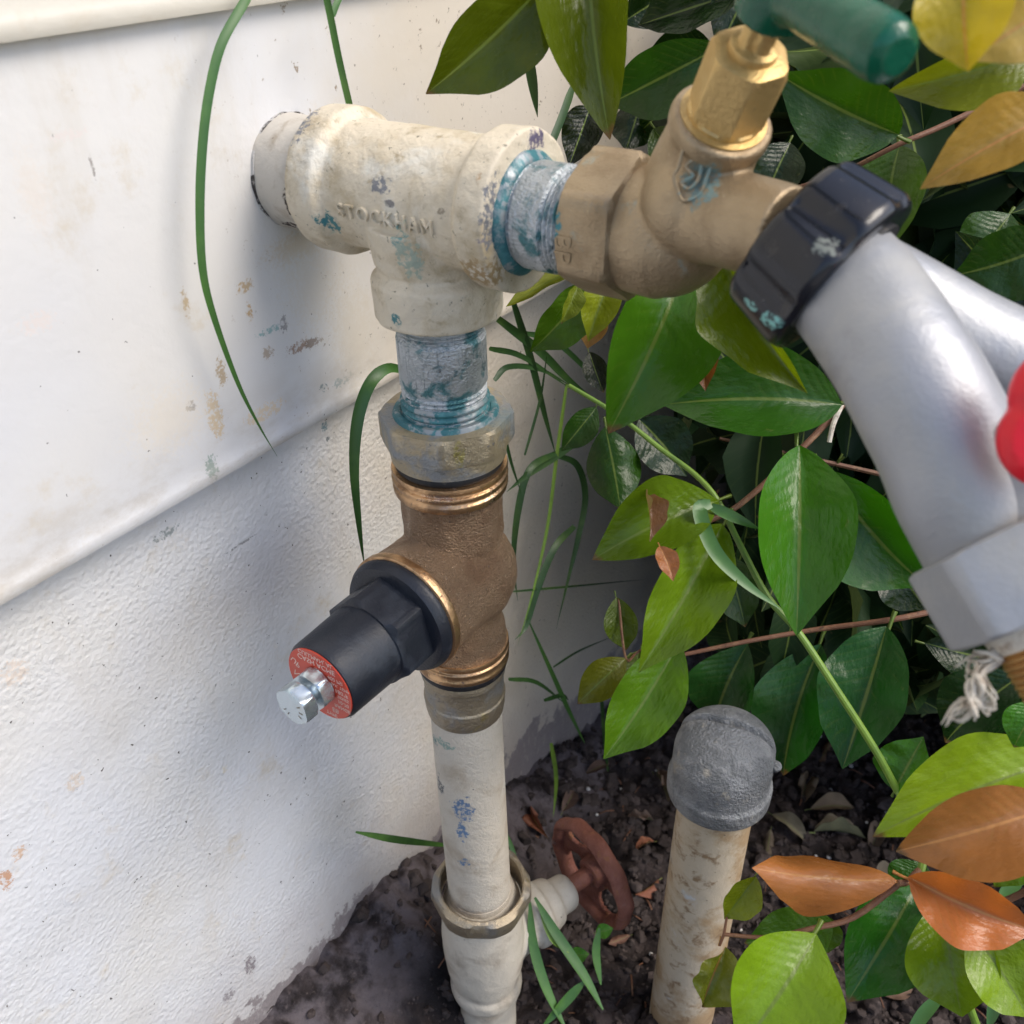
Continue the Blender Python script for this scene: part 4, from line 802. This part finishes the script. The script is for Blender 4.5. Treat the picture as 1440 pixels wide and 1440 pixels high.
for t in range(2600):
    far = t > 520
    if not far: o0 = P(rng.uniform(900, 1520), rng.uniform(-60, 1010), rng.uniform(.36, .62))
    elif t < 1300: o0 = P(rng.uniform(900, 1520), rng.uniform(-60, 1010), rng.uniform(.55, 1.15))
    else: o0 = np.array([rng.uniform(.05, 1.0), rng.uniform(.30, 1.25), rng.uniform(-.40, .62)])
    ax = norm(np.array([rng.normal()*.6, -.35+rng.normal()*.5, .35+rng.normal()*.5])); nn_ = rng.integers(2, 5)
    if not ok(o0) or not ok(o0+ax*.028*nn_): continue
    pts_ = [o0+ax*.028*i for i in range(nn_+1)]
    if nparts < 232 and not far: part('branch', (*sweep([pts_[0], pts_[-1]], [.0012, .0007], 5),), 'twig', shrub)
    for p_ in pts_[1:]:
        for (B, T, fc) in leafpair(p_, ax, .052 if not far else .060):
            if not ok(T) or not ok((B+T)/2): continue
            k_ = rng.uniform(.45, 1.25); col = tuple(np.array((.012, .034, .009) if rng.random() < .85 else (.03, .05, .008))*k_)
            if nparts < 232 and not far:
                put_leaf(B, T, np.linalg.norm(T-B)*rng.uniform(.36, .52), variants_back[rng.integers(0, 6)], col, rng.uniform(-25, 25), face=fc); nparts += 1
            else: mass.append((B, T, fc))
# canopy to the right of and above the frame shades the bush
for t in range(2200):
    o0 = np.array([rng.uniform(.40, .95), rng.uniform(.14, 1.0), rng.uniform(-.40, .70)])
    if not ok(o0): continue
    for (B, T, fc) in leafpair(o0, norm(rng.normal(size=3)), .062):
        if ok(T): mass.append((B, T, fc))
V = []; F = []; UV = []
nl = len(LVv)
for B, T, fc in mass:
    L = np.linalg.norm(T-B); x = (T-B)/L; z = norm(fc-x*(fc@x)); y = np.cross(z, x)
    Q = B+np.outer(LVv[:, 0]*L, x)+np.outer(LVv[:, 1]*L*.46, y)+np.outer(LVv[:, 2]*L, z); b0 = len(V)
    V += [tuple(q) for q in Q]; F += [tuple(i+b0 for i in f) for f in LVf]; UV += LUV
me = bpy.data.meshes.new('leaf_mass'); me.from_pydata(V, [], F); me.update()
uvl = me.uv_layers.new(name='UVMap'); li = np.empty(len(me.loops), dtype=np.int32); me.loops.foreach_get('vertex_index', li)
uvl.data.foreach_set('uv', np.array(UV)[li].ravel()); me.polygons.foreach_set('use_smooth', [True]*len(me.polygons))
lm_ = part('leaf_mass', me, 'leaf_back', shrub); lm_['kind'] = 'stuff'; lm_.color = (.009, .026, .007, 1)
print('leaf parts', nparts, 'mass', len(mass))

# ------------------------------------------------------------------ grass
def blade(pts3, wpx_m, mat, name='blade', parent=None, tip=True, twist=0., basew=.6, both=False):
    """a folded strip along 3-D points, width in metres"""
    pts3 = np.array(pts3); pp, _ = crom(pts3, np.ones(len(pts3)), 6); n = len(pp); t = np.gradient(pp, axis=0); V = []; F = []
    for i in range(n):
        u = i/(n-1); ww = wpx_m*(min(1, basew+u*2) * (1-max(0, (u-.45)/.55)**1.7 if tip else 1))
        if both: ww = wpx_m*math.sin(math.pi*min(max(u, .03), .985))**.6
        ww = max(ww, wpx_m*.04)
        tt = norm(t[i]); v = norm(CAM-pp[i]); s_ = norm(np.cross(tt, v)); z = np.cross(s_, tt); a = twist*u; s2 = s_*math.cos(a)+z*math.sin(a); z2 = np.cross(s2, tt)
        V += [pp[i]-s2*ww/2+z2*ww*.10, pp[i]-z2*ww*.06, pp[i]+s2*ww/2+z2*ww*.10, pp[i]-z2*ww*.12]
    for i in range(n-1):
        for j in range(4): F.append((i*4+j, i*4+(j+1) % 4, (i+1)*4+(j+1) % 4, (i+1)*4+j))
    me = mesh(name, V, F, 60)
    return me
def gsolo(q, x, w_, mat, label, **k):
    p3 = [onX(*c, x) for c in q]; dm = np.mean([proj(p)[2] for p in p3]); me = blade(p3, w_*dm/FPX, mat, 'grass_blade', **k)
    solo('grass_plant', me, mat, label, 'grass blade', origin=p3[0])
gsolo([(362, -40), (345, 0), (312, 60), (295, 125), (285, 200), (281, 290), (285, 380), (302, 450), (335, 540), (365, 600), (390, 642)], .018, 12.5, 'grass', 'long arching green grass blade hanging down in front of the white board', twist=.3, basew=.9)
gsolo([(452, -30), (462, 10), (476, 80), (492, 150)], .024, 10, 'grass', 'straight green grass blade above the left end of the tee', tip=False)
gsolo([(492, -25), (478, -5), (467, 22)], .024, 9, 'grass', 'short grass blade at the top edge beside the straight one', tip=False)
gsolo([(572, 522), (545, 518), (520, 540), (503, 590), (498, 660), (505, 740), (513, 800)], .026, 17, 'grass', 'curved grass blade left of the regulator, bent over behind the nipple', twist=.2, basew=.5)
gsolo([(738, 50), (748, 110), (756, 165)], .05, 15, 'grass_dark', 'short dark grass tip between the two large leaves above the tee', basew=1)
gsolo([(806, 120), (792, 160), (776, 200)], .05, 11, 'grass_dark', 'dark grass blade rising behind the right collar of the tee', tip=False)
gsolo([(500, 1170), (560, 1181), (640, 1190)], .030, 10, 'grass', 'small grass blade lying left of the riser pipe', both=True)
tuft = thing('grass_tuft', 'tall thin tuft of grass between the regulator and the shrub', 'grass', (.03, .16, -.43))
tl = [([(722, 425), (745, 500), (765, 580), (782, 642)], 10, 0), ([(700, 448), (760, 495), (800, 535), (845, 570)], 12, 0), ([(688, 490), (735, 502), (800, 545)], 8, 0), ([(695, 535), (715, 516), (760, 520), (802, 542)], 8, 0),
      ([(735, 468), (780, 480), (830, 525), (848, 548)], 8, 0), ([(842, 596), (790, 635), (745, 665), (712, 692)], 12, 0), ([(782, 637), (745, 660), (728, 720), (722, 790), (728, 845)], 10, 0),
      ([(783, 640), (812, 655), (823, 700), (812, 760), (800, 810), (782, 885)], 9, 0), ([(797, 540), (783, 640), (770, 740), (750, 830), (728, 908)], 5, 2), ([(808, 740), (780, 770), (755, 830), (740, 880), (724, 900)], 10, 0),
      ([(742, 870), (780, 955), (800, 1000), (822, 1045)], 7, 1), ([(715, 955), (755, 960), (795, 990)], 6, 0), ([(775, 1045), (782, 1095), (778, 1150)], 6, 2), ([(720, 832), (800, 825), (905, 815)], 3, 0), ([(778, 938), (815, 915), (862, 895)], 3, 0),
      ([(700, 560), (716, 640), (735, 700)], 5, 0), ([(765, 985), (790, 978), (800, 985)], 6, 0), ([(845, 965), (850, 1040), (858, 1110)], 5, 0), ([(738, 640), (760, 560), (770, 490)], 4, 0)]
for q, w_, mi in tl:
    p3 = [onX(*c, .028) for c in q]; dm = np.mean([proj(p)[2] for p in p3])
    part('blade', blade(p3, w_*dm/FPX, None, both=(mi == 1), twist=.5, basew=.7), ['grass_dark', 'grass', 'stem_green'][mi], tuft)
t2 = thing('grass_tuft', 'short grass tuft growing beside the gate valve', 'grass', P(780, 1400, .47))
for q, w_, mi in [([(745, 1268), (750, 1330), (768, 1390), (797, 1450)], 15, 1), ([(752, 1262), (780, 1310), (820, 1370), (848, 1420)], 15, 1), ([(822, 1380), (798, 1405), (762, 1445)], 14, 1), ([(843, 1305), (838, 1340), (845, 1385)], 12, 1), ([(756, 1270), (775, 1320), (800, 1340)], 6, 2), ([(712, 1170), (722, 1200), (730, 1230)], 7, 1)]:
    p3 = [P(*c, .452) for c in q]; part('blade', blade(p3, w_*.455/FPX, None, both=True, twist=.6), 'grass' if mi == 1 else 'stem_green', t2)
for b_, t_, wd in (((800, 1345), (828, 1342), 22), ((838, 1312), (862, 1306), 20)): put_leaf(P(*b_, .46), P(*t_, .458), wd*.46/FPX, variants[0], (.07, .22, .02), 0, parent=t2)
t3 = thing('grass_tuft', 'grass tuft at the bottom right corner under the light green leaves', 'grass', P(1290, 1450, .40))
for q in ([(1270, 1470), (1300, 1425), (1330, 1395)], [(1390, 1445), (1400, 1410), (1405, 1380)], [(1440, 1235), (1420, 1250), (1405, 1262)]):
    part('blade', blade([P(*c, .36) for c in q], .0048, None, both=True), 'grass', t3)
wb = thing('grass_tuft', 'broad pale green grass blades caught on the twig beside the large glossy leaf', 'grass', P(1000, 715, .30))
part('blade', blade([P(1000, 708, .302), P(984, 718, .300), P(1005, 775, .298), P(1050, 822, .298), P(1100, 858, .30)], .0046, None, twist=.4), 'grass', wb)
part('blade', blade([P(1000, 712, .304), P(1030, 726, .303), P(1070, 745, .303)], .0036, None), 'grass', wb)

# ------------------------------------------------------------------ dead leaves on the soil
dry = [curled.copy(), variants[3].copy(), variants[4].copy(), variants[2].copy()]
for q in dry: q.materials.clear(); q.materials.append(MT['dry_leaf'])
spots_ = [((755, 1165), .022, (.20, .07, .035), 'rust coloured dead leaf left of the handwheel'), ((905, 1200), .014, (.26, .09, .04), 'small red brown dead leaf right of the handwheel'), ((910, 1252), .020, (.25, .09, .05), 'narrow reddish dead leaf touching the handwheel rim'),
          ((1170, 1140), .030, (.18, .13, .08), None), ((1130, 1110), .026, (.14, .10, .06), None), ((1230, 1180), .03, (.16, .12, .09), None), ((1160, 1060), .024, (.16, .09, .05), None), ((1250, 1240), .03, (.13, .11, .08), None), ((930, 1110), .022, (.13, .08, .05), None), ((800, 1130), .020, (.14, .09, .07), None),
          ((1080, 1190), .022, (.12, .09, .06), None), ((1110, 1170), .028, (.20, .17, .11), None), ((1290, 1120), .026, (.11, .08, .05), None), ((1190, 1240), .024, (.15, .12, .09), None), ((870, 1330), .014, (.18, .09, .06), None), ((1260, 1400), .018, (.16, .10, .07), None),
          ((900, 1160), .018, (.12, .08, .06), None), ((1180, 1180), .034, (.17, .14, .09), None), ((1100, 1230), .02, (.14, .12, .08), None), ((840, 1090), .018, (.12, .07, .05), None), ((1350, 1150), .03, (.10, .08, .05), None), ((1060, 1400), .016, (.10, .07, .06), None), ((950, 1010), .02, (.08, .06, .04), None), ((980, 960), .02, (.08, .06, .04), None)]
labs_ = ['crumpled tan dead leaf right of the grey cap base', 'dead leaf close to the right side of the grey cap', 'pale dead leaf just above the pointed tip of the orange leaf', 'brown leaf scrap behind the glossy leaves right of the cap', 'dry leaf under the middle of the orange leaf pair', 'dark brown dead leaf left of the capped pipe', 'dead leaf above the rusty handwheel', 'small dull dead leaf between cap and orange leaf', 'largest pale dead leaf right of the capped pipe', 'dark dead leaf below the green stem with the round leaf', 'dry beige scrap just above the orange leaf twig', 'brown scrap on the soil below the handwheel', 'dry brown leaf at the bottom edge between two green leaves', 'brown dead leaf tight against the left side of the capped pipe', 'broad pale brown dead leaf above the left orange leaf', 'dry leaf touching the underside of the left orange leaf', 'dead leaf by the foot of the wall behind the handwheel', 'dark brown dead leaf mostly hidden behind the large light green leaf', 'small brown scrap at the foot of the capped pipe', 'shaded dead leaf behind the grey cap', 'shaded dead leaf deep under the shrub above the grey cap']
for i, (q, L, col, lab) in enumerate(spots_):
    lab = lab or labs_[i-3]
    p = onZ(*q, -.44); z = gz(p[0], p[1]); p = onZ(*q, z); z = gz(p[0], p[1])+.003; a = rng.uniform(0, 6.28); d_ = np.array([math.cos(a), math.sin(a), rng.uniform(-.1, .25)])
    c = np.array([p[0], p[1], z]); o = put_leaf(c-d_*L/2, c+d_*L/2, L*rng.uniform(.35, .5), dry[i % 4], col, rng.uniform(-25, 25), parent=None, face=(rng.normal()*.2, rng.normal()*.2, 1))
    o.name = 'dead_leaf'; o['label'] = lab or 'dry brown fallen leaf on the dark soil under the shrub'; o['category'] = 'dead leaf'; o['group'] = 'dead leaves on the soil'
